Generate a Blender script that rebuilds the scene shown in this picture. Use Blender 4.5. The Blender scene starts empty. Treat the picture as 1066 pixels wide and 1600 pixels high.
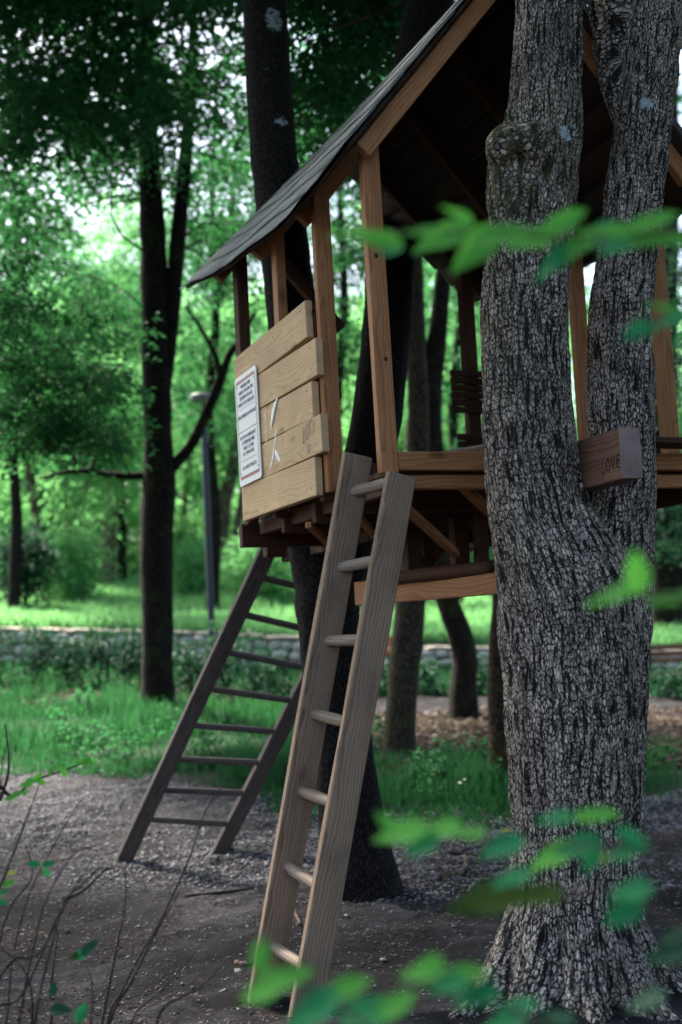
import bpy, bmesh, math, random
import numpy as np
from mathutils import Vector, Matrix

# ------------------------------------------------------------------ camera, world, sun, exposure
scene = bpy.context.scene
H, PITCH, ROLL, FPX = 1.2865, math.radians(5.9), math.radians(3.0), 2222.0
FW = np.array([0, math.cos(PITCH), math.sin(PITCH)])
UP0 = np.array([0, -math.sin(PITCH), math.cos(PITCH)])
RT0 = np.array([1.0, 0, 0])
RT = RT0 * math.cos(ROLL) - UP0 * math.sin(ROLL)
UPV = RT0 * math.sin(ROLL) + UP0 * math.cos(ROLL)
CO = np.array([0, 0, H])

cam_data = bpy.data.cameras.new('camera')
cam = bpy.data.objects.new('camera', cam_data)
scene.collection.objects.link(cam)
scene.camera = cam
mw = Matrix.Identity(4)
for r in range(3):
    mw[r][0], mw[r][1], mw[r][2], mw[r][3] = RT[r], UPV[r], -FW[r], CO[r]
cam.matrix_world = mw
cam_data.sensor_fit = 'VERTICAL'
cam_data.sensor_height = 36.0
cam_data.sensor_width = 24.0
cam_data.lens = 50.0
cam_data.clip_start = 0.05
cam_data.clip_end = 2000.0
cam_data.dof.use_dof = True
cam_data.dof.focus_distance = 5.6
cam_data.dof.aperture_fstop = 1.9

SUN_AZ, SUN_EL = math.radians(-42), math.radians(50)   # azimuth from +Y (view direction) towards +X
world = bpy.data.worlds.new('World')
scene.world = world
world.use_nodes = True
wn = world.node_tree.nodes
bg = wn['Background']
sky = wn.new('ShaderNodeTexSky')
sky.sky_type = 'NISHITA'
sky.sun_disc = False
sky.sun_elevation = SUN_EL
sky.sun_rotation = SUN_AZ
sky.air_density = 1.0
sky.dust_density = 4.0
sky.ozone_density = 1.0
world.node_tree.links.new(sky.outputs[0], bg.inputs[0])
bg.inputs[1].default_value = 0.085
sl = bpy.data.lights.new('sun', 'SUN')
sl.energy = 5.0
sl.angle = math.radians(9)
sl.color = (1.0, 0.95, 0.86)
sun = bpy.data.objects.new('sun', sl)
scene.collection.objects.link(sun)
sd = Vector((math.sin(SUN_AZ) * math.cos(SUN_EL), math.cos(SUN_AZ) * math.cos(SUN_EL), math.sin(SUN_EL)))
sun.rotation_euler = sd.to_track_quat('Z', 'Y').to_euler()
sun.location = sd * 50
vs = scene.view_settings
vs.view_transform = 'Standard'
vs.look = 'None'
vs.exposure = 2.35
vs.gamma = 1.0
vs.use_curve_mapping = False
scene.cycles.max_bounces = 8
scene.cycles.transparent_max_bounces = 8
scene.cycles.use_denoising = True

# ------------------------------------------------------------------ helpers
COL = scene.collection
RNG = np.random.default_rng(11)
random.seed(5)


def at(px, py, Y):
    """world point seen at photo pixel (px, py) that stands Y metres away"""
    d = FW + RT * (px - 533) / FPX - UPV * (py - 800) / FPX
    return CO + d * (Y / d[1])


def tag(o, label, cat, group=None, kind=None):
    if label:
        o['label'] = label
    if cat:
        o['category'] = cat
    if group:
        o['group'] = group
    if kind:
        o['kind'] = kind
    return o


def empty(name, loc, label, cat, group=None, rotz=0.0):
    o = bpy.data.objects.new(name, None)
    COL.objects.link(o)
    o.location = loc
    o.rotation_euler = (0, 0, rotz)
    o.empty_display_size = 0.1
    return tag(o, label, cat, group)


def link(name, me, mat=None, parent=None, smooth=False):
    if mat is not None and not me.materials:
        me.materials.append(mat)
    if smooth:
        me.polygons.foreach_set('use_smooth', np.ones(len(me.polygons), dtype=bool))
    o = bpy.data.objects.new(name, me)
    COL.objects.link(o)
    if parent is not None:
        o.parent = parent
    return o


def np_mesh(name, V, F, attrs=None):
    """V (n,3), F (m,k) arrays with constant k"""
    me = bpy.data.meshes.new(name)
    V = np.asarray(V, dtype=np.float32)
    F = np.asarray(F, dtype=np.int32)
    m, k = F.shape
    me.vertices.add(len(V))
    me.vertices.foreach_set('co', V.ravel())
    me.loops.add(m * k)
    me.loops.foreach_set('vertex_index', F.ravel())
    me.polygons.add(m)
    me.polygons.foreach_set('loop_start', np.arange(0, m * k, k, dtype=np.int32))
    me.polygons.foreach_set('loop_total', np.full(m, k, dtype=np.int32))
    me.update(calc_edges=True)
    for n, a in (attrs or {}).items():
        at_ = me.attributes.new(n, 'FLOAT', 'POINT')
        at_.data.foreach_set('value', np.asarray(a, dtype=np.float32))
    return me


def hash3(ix, iy, iz, k=0):
    h = (ix.astype(np.int64) * 374761393 + iy.astype(np.int64) * 668265263 + iz.astype(np.int64) * 2147483647 + k * 974634777) & 0xFFFFFFFF
    h = ((h ^ (h >> 13)) * 1274126177) & 0xFFFFFFFF
    h = ((h ^ (h >> 16)) * 2246822519) & 0xFFFFFFFF
    h = h ^ (h >> 15)
    return (h & 0xFFFFFF) / float(0xFFFFFF)


def vnoise(P, scale, k=0):
    P = np.asarray(P, float) * scale
    i = np.floor(P).astype(np.int64)
    f = P - i
    f = f * f * (3 - 2 * f)
    r = 0
    for dx in (0, 1):
        for dy in (0, 1):
            for dz in (0, 1):
                wgt = (f[:, 0] if dx else 1 - f[:, 0]) * (f[:, 1] if dy else 1 - f[:, 1]) * (f[:, 2] if dz else 1 - f[:, 2])
                r = r + wgt * hash3(i[:, 0] + dx, i[:, 1] + dy, i[:, 2] + dz, k)
    return r * 2 - 1


def voronoi(P, k=0):
    i = np.floor(P).astype(np.int64)
    f1 = np.full(len(P), 9.0)
    f2 = np.full(len(P), 9.0)
    cid = np.zeros(len(P))
    for dx in (-1, 0, 1):
        for dy in (-1, 0, 1):
            for dz in (-1, 0, 1):
                a, b, c = i[:, 0] + dx, i[:, 1] + dy, i[:, 2] + dz
                q = np.stack([a + hash3(a, b, c, 1 + k), b + hash3(a, b, c, 2 + k), c + hash3(a, b, c, 3 + k)], 1)
                d = np.linalg.norm(q - P, axis=1)
                h = hash3(a, b, c, 4 + k)
                nf = d < f1
                f2 = np.where(nf, f1, np.minimum(f2, d))
                cid = np.where(nf, h, cid)
                f1 = np.minimum(f1, d)
    return f1, f2, cid


def smooth01(x, a, b):
    t = np.clip((x - a) / (b - a), 0, 1)
    return t * t * (3 - 2 * t)


# ------------------------------------------------------------------ terrain
GY = np.array([-20, 4.0, 7.5, 8.6, 9.5, 12, 15, 19.7, 19.75, 20.4, 35, 60, 140])
GZ = np.array([0, 0.0, 0.0, 0.08, 0.17, 0.42, 0.70, 1.10, 1.12, 1.52, 3.0, 6.2, 15.0])


def ground_z(x, y):
    x = np.asarray(x, float)
    y = np.asarray(y, float)
    z = np.interp(y, GY, GZ)
    z = z - 0.07 * np.clip(x, -9, 9) * smooth01(y, 9, 20)
    return z


def gz(x, y):
    return float(ground_z(x, y))


def hit(px, py):
    """the ground point seen at a photo pixel"""
    d = FW + RT * (px - 533) / FPX - UPV * (py - 800) / FPX
    d = d / d[1]
    lo = None
    for Y in np.arange(3.0, 120, 0.02):
        p = CO + d * Y
        if p[2] <= gz(p[0], p[1]):
            return p
    return CO + d * 120


# ------------------------------------------------------------------ materials
class NT:
    def __init__(self, name):
        self.m = bpy.data.materials.new(name)
        self.m.use_nodes = True
        self.t = self.m.node_tree
        self.b = self.t.nodes['Principled BSDF']
        self.out = self.t.nodes['Material Output']

    def n(self, typ, **kw):
        nd = self.t.nodes.new('ShaderNode' + typ)
        for k, v in kw.items():
            if k.startswith('i_'):
                nd.inputs[int(k[2:])].default_value = v
            else:
                setattr(nd, k, v)
        return nd

    def l(self, a, b):
        self.t.links.new(a, b)

    def ramp(self, fac, stops):
        r = self.n('ValToRGB')
        el = r.color_ramp.elements
        while len(el) < len(stops):
            el.new(0.5)
        for e, (p, c) in zip(el, stops):
            e.position = p
            e.color = (*c, 1) if len(c) == 3 else c
        self.l(fac, r.inputs[0])
        return r.outputs[0]

    def mix(self, fac, a, b, mode='MIX'):
        x = self.n('Mix', data_type='RGBA', blend_type=mode)
        for s, v in ((0, fac), (6, a), (7, b)):
            if hasattr(v, 'is_linked') or hasattr(v, 'links'):
                self.l(v, x.inputs[s])
            else:
                x.inputs[s].default_value = v if s == 0 else (*v, 1)
        return x.outputs[2]

    def math(self, op, a, b=None):
        x = self.n('Math', operation=op)
        for s, v in ((0, a), (1, b)):
            if v is None:
                continue
            if hasattr(v, 'links'):
                self.l(v, x.inputs[s])
            else:
                x.inputs[s].default_value = v
        return x.outputs[0]

    def coords(self, scale=(1, 1, 1), kind='Object', rand=True):
        tc = self.n('TexCoord')
        v = tc.outputs[kind]
        if rand:
            oi = self.n('ObjectInfo')
            mu = self.n('VectorMath', operation='MULTIPLY_ADD')
            cx = self.n('CombineXYZ')
            for i, f in enumerate((17.0, 31.0, 43.0)):
                self.l(self.math('MULTIPLY', oi.outputs['Random'], f), cx.inputs[i])
            ad = self.n('VectorMath', operation='ADD')
            self.l(v, ad.inputs[0])
            self.l(cx.outputs[0], ad.inputs[1])
            v = ad.outputs[0]
        mp = self.n('Mapping')
        mp.inputs['Scale'].default_value = scale
        self.l(v, mp.inputs[0])
        return mp.outputs[0]

    def noise(self, vec, scale, detail=4, rough=0.55, dist=0.0):
        x = self.n('TexNoise')
        x.inputs['Scale'].default_value = scale
        x.inputs['Detail'].default_value = detail
        x.inputs['Roughness'].default_value = rough
        x.inputs['Distortion'].default_value = dist
        if vec is not None:
            self.l(vec, x.inputs['Vector'])
        return x.outputs['Fac']

    def attr(self, name):
        a = self.n('Attribute', attribute_name=name)
        return a.outputs['Fac']

    def bump(self, h, strength=0.4, dist=0.01):
        b = self.n('Bump')
        b.inputs['Strength'].default_value = strength
        b.inputs['Distance'].default_value = dist
        self.l(h, b.inputs['Height'])
        self.l(b.outputs[0], self.b.inputs['Normal'])

    def fin(self, color=None, rough=0.8, spec=0.25):
        if color is not None:
            if hasattr(color, 'links'):
                self.l(color, self.b.inputs['Base Color'])
            else:
                self.b.inputs['Base Color'].default_value = (*color, 1)
        self.b.inputs['Roughness'].default_value = rough
        self.b.inputs['Specular IOR Level'].default_value = spec
        return self.m


def wood(name, light, dark, knot=0.5, stain=0.35, rough=0.75, grain=1.0, stain_col=(0.05, 0.04, 0.035), figure=0.30):
    t = NT(name)
    v = t.coords((1, 1, 1))
    broad = t.noise(t.coords((1.4, 11, 11)), 1.0, 4, 0.6, 0.8)
    streak = t.noise(t.coords((2.2, 55, 55)), 1.0, 6, 0.78, 0.6)
    # growth rings cut by the saw: distance from a wandering pith that lies off the board
    oi = t.n('ObjectInfo')
    wz_ = t.n('TexNoise')
    wz_.inputs['Scale'].default_value = 1.0
    wz_.inputs['Detail'].default_value = 3
    t.l(t.coords((1.5, 5, 5)), wz_.inputs['Vector'])
    sc_ = t.n('SeparateColor')
    t.l(wz_.outputs['Color'], sc_.inputs[0])
    sx_ = t.n('SeparateXYZ')
    t.l(t.n('TexCoord').outputs['Object'], sx_.inputs[0])
    yy = t.math('ADD', t.math('ADD', sx_.outputs[1], t.math('MULTIPLY', t.math('SUBTRACT', oi.outputs['Random'], 0.5), 0.10)), t.math('MULTIPLY', sc_.outputs[0], 0.06))
    zz = t.math('ADD', t.math('ADD', sx_.outputs[2], 0.03), t.math('MULTIPLY', sc_.outputs[1], 0.09))
    rr = t.math('SQRT', t.math('ADD', t.math('MULTIPLY', yy, yy), t.math('MULTIPLY', zz, zz)))
    ring = t.math('FRACT', t.math('MULTIPLY', rr, 95.0 * grain))
    ringv = t.ramp(ring, [(0.0, (0.25, 0.25, 0.25)), (0.10, (0.95, 0.95, 0.95)), (0.62, (0.70, 0.70, 0.70)), (1.0, (0.1, 0.1, 0.1))])
    g = t.math('ADD', t.math('MULTIPLY', broad, 0.55), t.math('MULTIPLY', streak, 0.45))
    g = t.math('ADD', t.math('MULTIPLY', g, 1.0 - figure), t.math('MULTIPLY', ringv, figure))
    fine = streak
    col = t.ramp(g, [(0.30, dark), (0.48, tuple(0.5 * (a + b) for a, b in zip(light, dark))), (0.66, light)])
    if knot > 0:
        vo = t.n('TexVoronoi')
        vo.inputs['Scale'].default_value = 1.0
        t.l(t.coords((2.6, 6.5, 6.5)), vo.inputs['Vector'])
        kf = t.ramp(vo.outputs['Distance'], [(0.05, (1, 1, 1)), (0.15, (0, 0, 0))])
        col = t.mix(t.math('MULTIPLY', kf, knot), col, tuple(c * 0.22 for c in dark))
    st = t.noise(v, 3.1, 5, 0.65)
    sf = t.math('MULTIPLY', t.ramp(st, [(0.42, (0, 0, 0)), (0.72, (1, 1, 1))]), stain)
    col = t.mix(sf, col, stain_col)
    grime = t.ramp(t.noise(v, 38, 4, 0.7), [(0.58, (0, 0, 0)), (0.75, (1, 1, 1))])
    col = t.mix(t.math('MULTIPLY', grime, 0.22), col, stain_col)
    h = t.math('ADD', t.math('MULTIPLY', streak, 0.6), t.math('MULTIPLY', fine, 0.4))
    t.bump(h, 0.10, 0.0012)
    return t.fin(col, rough, 0.2)


M = {}
M['pine'] = wood('pale_pine', (0.68, 0.475, 0.275), (0.48, 0.305, 0.16), 0.65, 0.25, 0.7, stain_col=(0.20, 0.14, 0.095))
M['post'] = wood('brown_stained_wood', (0.47, 0.215, 0.090), (0.24, 0.098, 0.036), 0.6, 0.25, 0.6, stain_col=(0.07, 0.035, 0.02))
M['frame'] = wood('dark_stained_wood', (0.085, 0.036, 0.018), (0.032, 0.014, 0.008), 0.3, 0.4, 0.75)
M['grey'] = wood('weathered_grey_wood', (0.32, 0.225, 0.155), (0.11, 0.073, 0.049), 0.5, 0.45, 0.8, stain_col=(0.06, 0.046, 0.036))
M['rung'] = wood('worn_rung_wood', (0.40, 0.30, 0.225), (0.19, 0.135, 0.098), 0.2, 0.35, 0.6, stain_col=(0.08, 0.06, 0.048))
M['oldgrey'] = wood('dark_weathered_wood', (0.13, 0.105, 0.10), (0.045, 0.036, 0.036), 0.3, 0.45, 0.7)
M['timber'] = wood('red_brown_timber', (0.30, 0.15, 0.095), (0.10, 0.045, 0.03), 0.0, 0.4, 0.7, grain=0.9)
M['endgrain'] = wood('grey_end_grain', (0.36, 0.265, 0.24), (0.17, 0.115, 0.10), 0.0, 0.45, 0.8, grain=1.6)
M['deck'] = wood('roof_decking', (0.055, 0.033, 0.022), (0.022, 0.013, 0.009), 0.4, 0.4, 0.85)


def plain(name, col, rough=0.6, spec=0.3, var=0.25, scale=20, metal=0.0):
    t = NT(name)
    nz = t.noise(t.coords((1, 1, 1)), scale, 4)
    c = t.ramp(nz, [(0.3, tuple(a * (1 - var) for a in col)), (0.7, tuple(min(1, a * (1 + var)) for a in col))])
    t.bump(nz, 0.15, 0.003)
    t.b.inputs['Metallic'].default_value = metal
    return t.fin(c, rough, spec)


M['screw'] = plain('dark_screw', (0.03, 0.027, 0.025), 0.5, 0.5, metal=0.6)
M['sign_white'] = plain('sign_white', (0.78, 0.78, 0.82), 0.4, 0.4, 0.03, 6)
M['sign_red'] = plain('sign_red', (0.26, 0.028, 0.05), 0.4, 0.4, 0.15, 30)
M['ink'] = plain('sign_ink', (0.10, 0.10, 0.12), 0.6, 0.2, 0.1)
M['marker'] = plain('marker_ink', (0.14, 0.12, 0.14), 0.7, 0.1, 0.3, 60)
M['marker_dark'] = plain('dark_marker_ink', (0.018, 0.012, 0.03), 0.6, 0.2, 0.3, 60)
M['white_paint'] = plain('white_paint', (0.82, 0.82, 0.82), 0.6, 0.3, 0.05, 30)
M['lamp_blue'] = plain('blue_black_pole_paint', (0.012, 0.018, 0.045), 0.35, 0.5, 0.25, 8)
M['lamp_head'] = plain('pale_lamp_glass', (0.16, 0.17, 0.17), 0.4, 0.5, 0.1, 8)
M['bench'] = wood('orange_bench_wood', (0.42, 0.17, 0.075), (0.25, 0.09, 0.04), 0.2, 0.2, 0.6)
M['bench_brown'] = wood('brown_bench_wood', (0.24, 0.13, 0.08), (0.14, 0.07, 0.045), 0.2, 0.2, 0.6)
M['iron'] = plain('bench_iron', (0.02, 0.02, 0.022), 0.5, 0.5)
M['yellow_litter'] = plain('yellow_leaf', (0.62, 0.42, 0.03), 0.6, 0.2, 0.2, 40)


def m_roofing():
    t = NT('roofing_felt')
    tc = t.n('TexCoord')
    v = tc.outputs['Object']
    a = t.noise(v, 90, 3, 0.7)
    b = t.noise(v, 3.2, 5, 0.6)
    mp = t.n('Mapping')
    mp.inputs['Scale'].default_value = (5.5, 0.5, 5.5)
    t.l(v, mp.inputs[0])
    s = t.noise(mp.outputs[0], 2.0, 4, 0.7)
    c = t.ramp(t.math('ADD', t.math('MULTIPLY', b, 0.5), t.math('MULTIPLY', s, 0.5)), [(0.35, (0.13, 0.14, 0.145)), (0.5, (0.23, 0.245, 0.25)), (0.66, (0.36, 0.37, 0.37))])
    c = t.mix(t.math('MULTIPLY', a, 0.35), c, (0.07, 0.075, 0.08))
    moss = t.ramp(t.noise(v, 7, 5, 0.7), [(0.58, (0, 0, 0)), (0.72, (1, 1, 1))])
    c = t.mix(t.math('MULTIPLY', moss, 0.4), c, (0.05, 0.065, 0.035))
    t.bump(t.math('ADD', a, s), 0.5, 0.006)
    return t.fin(c, 0.8, 0.25)


M['roofing'] = m_roofing()


def m_bark_big():
    t = NT('plated_bark')
    v = t.coords((1, 1, 1), rand=False)
    b0 = t.n('Attribute', attribute_name='bco').outputs['Vector']
    wn_ = t.n('TexNoise')
    wn_.inputs['Scale'].default_value = 150
    wn_.inputs['Detail'].default_value = 4
    wn_.inputs['Roughness'].default_value = 0.6
    t.l(b0, wn_.inputs['Vector'])
    wm = t.n('VectorMath', operation='MULTIPLY_ADD')
    t.l(wn_.outputs['Color'], wm.inputs[0])
    wm.inputs[1].default_value = (0.014, 0.024, 0.0)
    t.l(b0, wm.inputs[2])
    bc = wm.outputs[0]
    fine = t.noise(v, 190, 4, 0.7)
    mid = t.noise(v, 11, 4, 0.65)
    big = t.noise(v, 2.4, 4, 0.6)

    def stretch(sc_):
        mp = t.n('Mapping')
        mp.inputs['Scale'].default_value = sc_
        t.l(bc, mp.inputs[0])
        return mp.outputs[0]
    vv = stretch((96, 40, 1))
    e = t.n('TexVoronoi', feature='DISTANCE_TO_EDGE', voronoi_dimensions='2D')
    c = t.n('TexVoronoi', feature='F1', voronoi_dimensions='2D')
    for nd in (e, c):
        nd.inputs['Scale'].default_value = 1.0
        t.l(vv, nd.inputs['Vector'])
    wdt = t.math('MULTIPLY', t.math('SUBTRACT', mid, 0.35), 0.28)
    cr1 = t.ramp(t.math('SUBTRACT', e.outputs['Distance'], wdt), [(0.0, (0, 0, 0)), (0.16, (1, 1, 1))])
    # long upright fissures between the columns of plates
    n1 = t.noise(stretch((74, 8, 1)), 1.0, 3, 0.65)
    cr2 = t.ramp(n1, [(0.42, (0, 0, 0)), (0.51, (1, 1, 1))])
    n2 = t.noise(stretch((150, 48, 1)), 1.0, 3, 0.6)
    cr3 = t.ramp(n2, [(0.37, (0, 0, 0)), (0.48, (1, 1, 1))])
    plate = t.math('MULTIPLY', t.math('MULTIPLY', cr1, cr2), cr3)
    sep = t.n('SeparateColor')
    t.l(c.outputs['Color'], sep.inputs[0])
    pl = t.mix(sep.outputs[0], (0.50, 0.41, 0.345), (0.90, 0.765, 0.65))
    pl = t.mix(t.math('MULTIPLY', t.ramp(fine, [(0.35, (1, 1, 1)), (0.6, (0, 0, 0))]), 0.45), pl, (0.19, 0.16, 0.14))
    pl = t.mix(t.math('MULTIPLY', t.ramp(big, [(0.44, (0, 0, 0)), (0.68, (1, 1, 1))]), 0.6), pl, (0.17, 0.14, 0.12))
    col = t.mix(plate, (0.013, 0.011, 0.010), pl)
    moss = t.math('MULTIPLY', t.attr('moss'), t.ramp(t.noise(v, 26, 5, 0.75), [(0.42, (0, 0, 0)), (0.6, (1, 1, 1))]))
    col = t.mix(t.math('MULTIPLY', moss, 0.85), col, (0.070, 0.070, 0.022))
    li = t.ramp(t.math('MULTIPLY', t.attr('lichen'), t.noise(v, 60, 5, 0.8)), [(0.34, (0, 0, 0)), (0.40, (1, 1, 1))])
    col = t.mix(li, col, (0.40, 0.46, 0.47))
    t.bump(t.math('ADD', t.math('MULTIPLY', plate, 0.8), t.math('MULTIPLY', fine, 0.2)), 0.7, 0.006)
    return t.fin(col, 0.85, 0.15)


def m_bark(name, light, dark, sx=38, lichen=0.0, moss=0.0, orange=False):
    t = NT(name)
    v = t.coords((1, 1, 0.38))
    nz = t.n('TexNoise')
    nz.inputs['Scale'].default_value = 22
    nz.inputs['Detail'].default_value = 5
    t.l(v, nz.inputs['Vector'])
    mx = t.n('VectorMath', operation='MULTIPLY_ADD')
    t.l(nz.outputs['Color'], mx.inputs[0])
    mx.inputs[1].default_value = (0.035, 0.035, 0.035)
    t.l(v, mx.inputs[2])
    vo = t.n('TexVoronoi', feature='DISTANCE_TO_EDGE')
    vo.inputs['Scale'].default_value = sx
    t.l(mx.outputs[0], vo.inputs['Vector'])
    pl = t.ramp(vo.outputs['Distance'], [(0.0, (0, 0, 0)), (0.22, (1, 1, 1))])
    fine = t.noise(v, 60, 5, 0.7)
    c1 = t.mix(fine, dark, light)
    col = t.mix(pl, tuple(c * 0.35 for c in dark), c1)
    v1 = t.coords((1, 1, 1))
    if lichen:
        f = t.ramp(t.math('MULTIPLY', t.attr('lichen'), t.noise(v1, 30, 6, 0.8)), [(0.40, (0, 0, 0)), (0.48, (1, 1, 1))])
        col = t.mix(f, col, (0.36, 0.42, 0.47))
    if moss:
        f = t.math('MULTIPLY', t.ramp(t.noise(v1, 5, 5, 0.7), [(0.5, (0, 0, 0)), (0.68, (1, 1, 1))]), moss)
        col = t.mix(f, col, (0.05, 0.065, 0.018))
    if orange:
        f = t.math('MULTIPLY', t.attr('rot'), t.ramp(t.noise(v1, 9, 5, 0.7), [(0.4, (0, 0, 0)), (0.6, (1, 1, 1))]))
        col = t.mix(f, col, (0.30, 0.12, 0.025))
    t.bump(t.math('ADD', t.math('MULTIPLY', pl, 0.7), t.math('MULTIPLY', fine, 0.3)), 0.9, 0.012)
    return t.fin(col, 0.9, 0.1)


M['bark_big'] = m_bark_big()
M['bark_mid'] = m_bark('furrowed_dark_bark', (0.046, 0.039, 0.037), (0.014, 0.012, 0.012), 66, lichen=1.0)
M['bark_dark'] = m_bark('dark_mossy_bark', (0.042, 0.032, 0.030), (0.014, 0.011, 0.011), 40, lichen=1.0, moss=0.5)
M['bark_moss'] = m_bark('mossy_bark', (0.12, 0.095, 0.075), (0.05, 0.038, 0.03), 40, moss=0.8)
M['bark_rot'] = m_bark('rotten_bark', (0.10, 0.068, 0.045), (0.04, 0.027, 0.02), 40, moss=0.4, orange=True)
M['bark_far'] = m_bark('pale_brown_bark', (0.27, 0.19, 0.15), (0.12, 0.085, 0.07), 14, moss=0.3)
M['twig'] = plain('twig_bark', (0.030, 0.022, 0.020), 0.8, 0.2, 0.4, 30)


def m_leaf(name, c0, c1, trans=0.45, gloss=0.2, rough=0.6):
    t = NT(name)
    tone = t.attr('tone')
    nz = t.noise(t.coords((1, 1, 1), rand=False), 1.1, 3)
    f = t.math('ADD', t.math('MULTIPLY', tone, 0.7), t.math('MULTIPLY', nz, 0.3))
    col = t.mix(f, c0, c1)
    t.fin(col, rough, gloss)
    tr = t.n('BsdfTranslucent')
    tc = t.mix(0.6, col, (min(1, c1[0] * 1.35), min(1, c1[1] * 1.5), c1[2] * 0.9))
    t.l(tc, tr.inputs['Color'])
    ms = t.n('MixShader')
    ms.inputs[0].default_value = trans
    t.l(t.b.outputs[0], ms.inputs[1])
    t.l(tr.outputs[0], ms.inputs[2])
    t.l(ms.outputs[0], t.out.inputs['Surface'])
    return t.m


M['leaf'] = m_leaf('broad_leaf', (0.011, 0.062, 0.028), (0.040, 0.150, 0.062), 0.45, 0.12)
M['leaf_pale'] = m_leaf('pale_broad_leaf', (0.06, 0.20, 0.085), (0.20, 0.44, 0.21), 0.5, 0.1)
M['leaf_dark'] = m_leaf('dark_glossy_leaf', (0.007, 0.034, 0.020), (0.022, 0.085, 0.046), 0.25, 0.12)
M['leaf_fresh'] = m_leaf('fresh_leaf', (0.06, 0.26, 0.045), (0.12, 0.42, 0.075), 0.55, 0.08, 0.7)
M['leaf_teal'] = m_leaf('blue_green_leaf', (0.012, 0.135, 0.055), (0.034, 0.26, 0.105), 0.45, 0.08, 0.65)
M['leaf_olive'] = m_leaf('olive_leaf', (0.018, 0.042, 0.008), (0.034, 0.066, 0.012), 0.35, 0.05, 0.8)
M['leaf_yellow'] = m_leaf('yellow_green_leaf', (0.40, 0.42, 0.07), (0.55, 0.55, 0.12), 0.45)
M['grass'] = m_leaf('grass_blade', (0.010, 0.048, 0.022), (0.036, 0.135, 0.056), 0.4, 0.1)
M['meadow'] = m_leaf('pale_meadow_blade', (0.09, 0.25, 0.10), (0.23, 0.46, 0.23), 0.45, 0.1)
M['litter'] = m_leaf('dead_leaf', (0.032, 0.022, 0.020), (0.14, 0.10, 0.092), 0.2, 0.1)


def m_ground():
    t = NT('forest_soil')
    tc = t.n('TexCoord')
    v = tc.outputs['Object']
    n1 = t.noise(v, 0.9, 6, 0.62)
    n2 = t.noise(v, 9, 6, 0.7)
    n3 = t.noise(v, 55, 4, 0.75)
    dirt = t.ramp(t.math('ADD', t.math('MULTIPLY', n1, 0.6), t.math('MULTIPLY', n2, 0.4)), [(0.38, (0.010, 0.0085, 0.0095)), (0.5, (0.026, 0.0235, 0.027)), (0.62, (0.092, 0.086, 0.098))])
    dirt = t.mix(t.math('MULTIPLY', t.ramp(n3, [(0.4, (1, 1, 1)), (0.55, (0, 0, 0))]), 0.5), dirt, (0.035, 0.029, 0.028))
    blot = t.ramp(t.noise(v, 3.2, 6, 0.72), [(0.40, (1, 1, 1)), (0.60, (0, 0, 0))])
    dirt = t.mix(t.math('MULTIPLY', blot, 0.55), dirt, (0.014, 0.012, 0.0125))
    vo = t.n('TexVoronoi')
    vo.inputs['Scale'].default_value = 42
    t.l(v, vo.inputs['Vector'])
    peb = t.mix(t.ramp(vo.outputs['Color'], [(0.2, (0, 0, 0)), (0.8, (1, 1, 1))]), (0.06, 0.055, 0.060), (0.32, 0.308, 0.33))
    peb = t.mix(t.ramp(vo.outputs['Distance'], [(0.3, (0, 0, 0)), (0.6, (1, 1, 1))]), peb, (0.05, 0.045, 0.045))
    gm = t.math('MULTIPLY', t.attr('gravel'), t.ramp(t.noise(v, 3, 5, 0.7), [(0.36, (0, 0, 0)), (0.56, (1, 1, 1))]))
    col = t.mix(gm, dirt, peb)
    soil = t.mix(n2, (0.014, 0.034, 0.016), (0.035, 0.075, 0.034))
    col = t.mix(t.attr('green'), col, soil)
    t.bump(t.math('ADD', t.math('MULTIPLY', n2, 0.6), t.math('MULTIPLY', n3, 0.4)), 1.0, 0.06)
    return t.fin(col, 0.95, 0.1)


M['ground'] = m_ground()


def m_stone(name, c0, c1):
    t = NT(name)
    v = t.coords((1, 1, 1))
    oi = t.n('ObjectInfo')
    n1 = t.noise(v, 14, 5, 0.65)
    col = t.mix(oi.outputs['Random'], c0, c1)
    col = t.mix(t.math('MULTIPLY', t.ramp(n1, [(0.4, (0, 0, 0)), (0.7, (1, 1, 1))]), 0.5), col, tuple(a * 0.35 for a in c0))
    t.bump(n1, 0.5, 0.02)
    return t.fin(col, 0.9, 0.15)


M['stone'] = m_stone('pale_limestone', (0.48, 0.45, 0.41), (0.78, 0.74, 0.69))
M['field_stone'] = m_stone('field_stone', (0.13, 0.12, 0.12), (0.36, 0.34, 0.34))
M['coping'] = m_stone('cream_coping_stone', (0.42, 0.35, 0.28), (0.58, 0.50, 0.41))
M['mortar'] = plain('dark_mortar', (0.10, 0.09, 0.085), 0.95, 0.1, 0.4, 12)  # dark grey-brown core that shows between the stones
M['pebble'] = m_leaf('pebble_grey', (0.05, 0.045, 0.048), (0.36, 0.345, 0.365), 0.0, 0.2)

# ------------------------------------------------------------------ ground sheet
def grass_front(x):
    """distance at which the grass verge begins for a given x"""
    x = np.asarray(x, float)
    return np.interp(x, [-6, -2.6, -1.4, -0.3, 0.3, 1.4, 2.2, 6], [12.3, 12.1, 11.2, 10.0, 9.75, 9.45, 9.8, 10.5])


def grass_back(x):
    return np.interp(np.asarray(x, float), [-6, -0.6, 0.0, 0.5, 1.5, 6], [16.6, 16.2, 13.5, 12.0, 11.6, 11.4])


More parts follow.
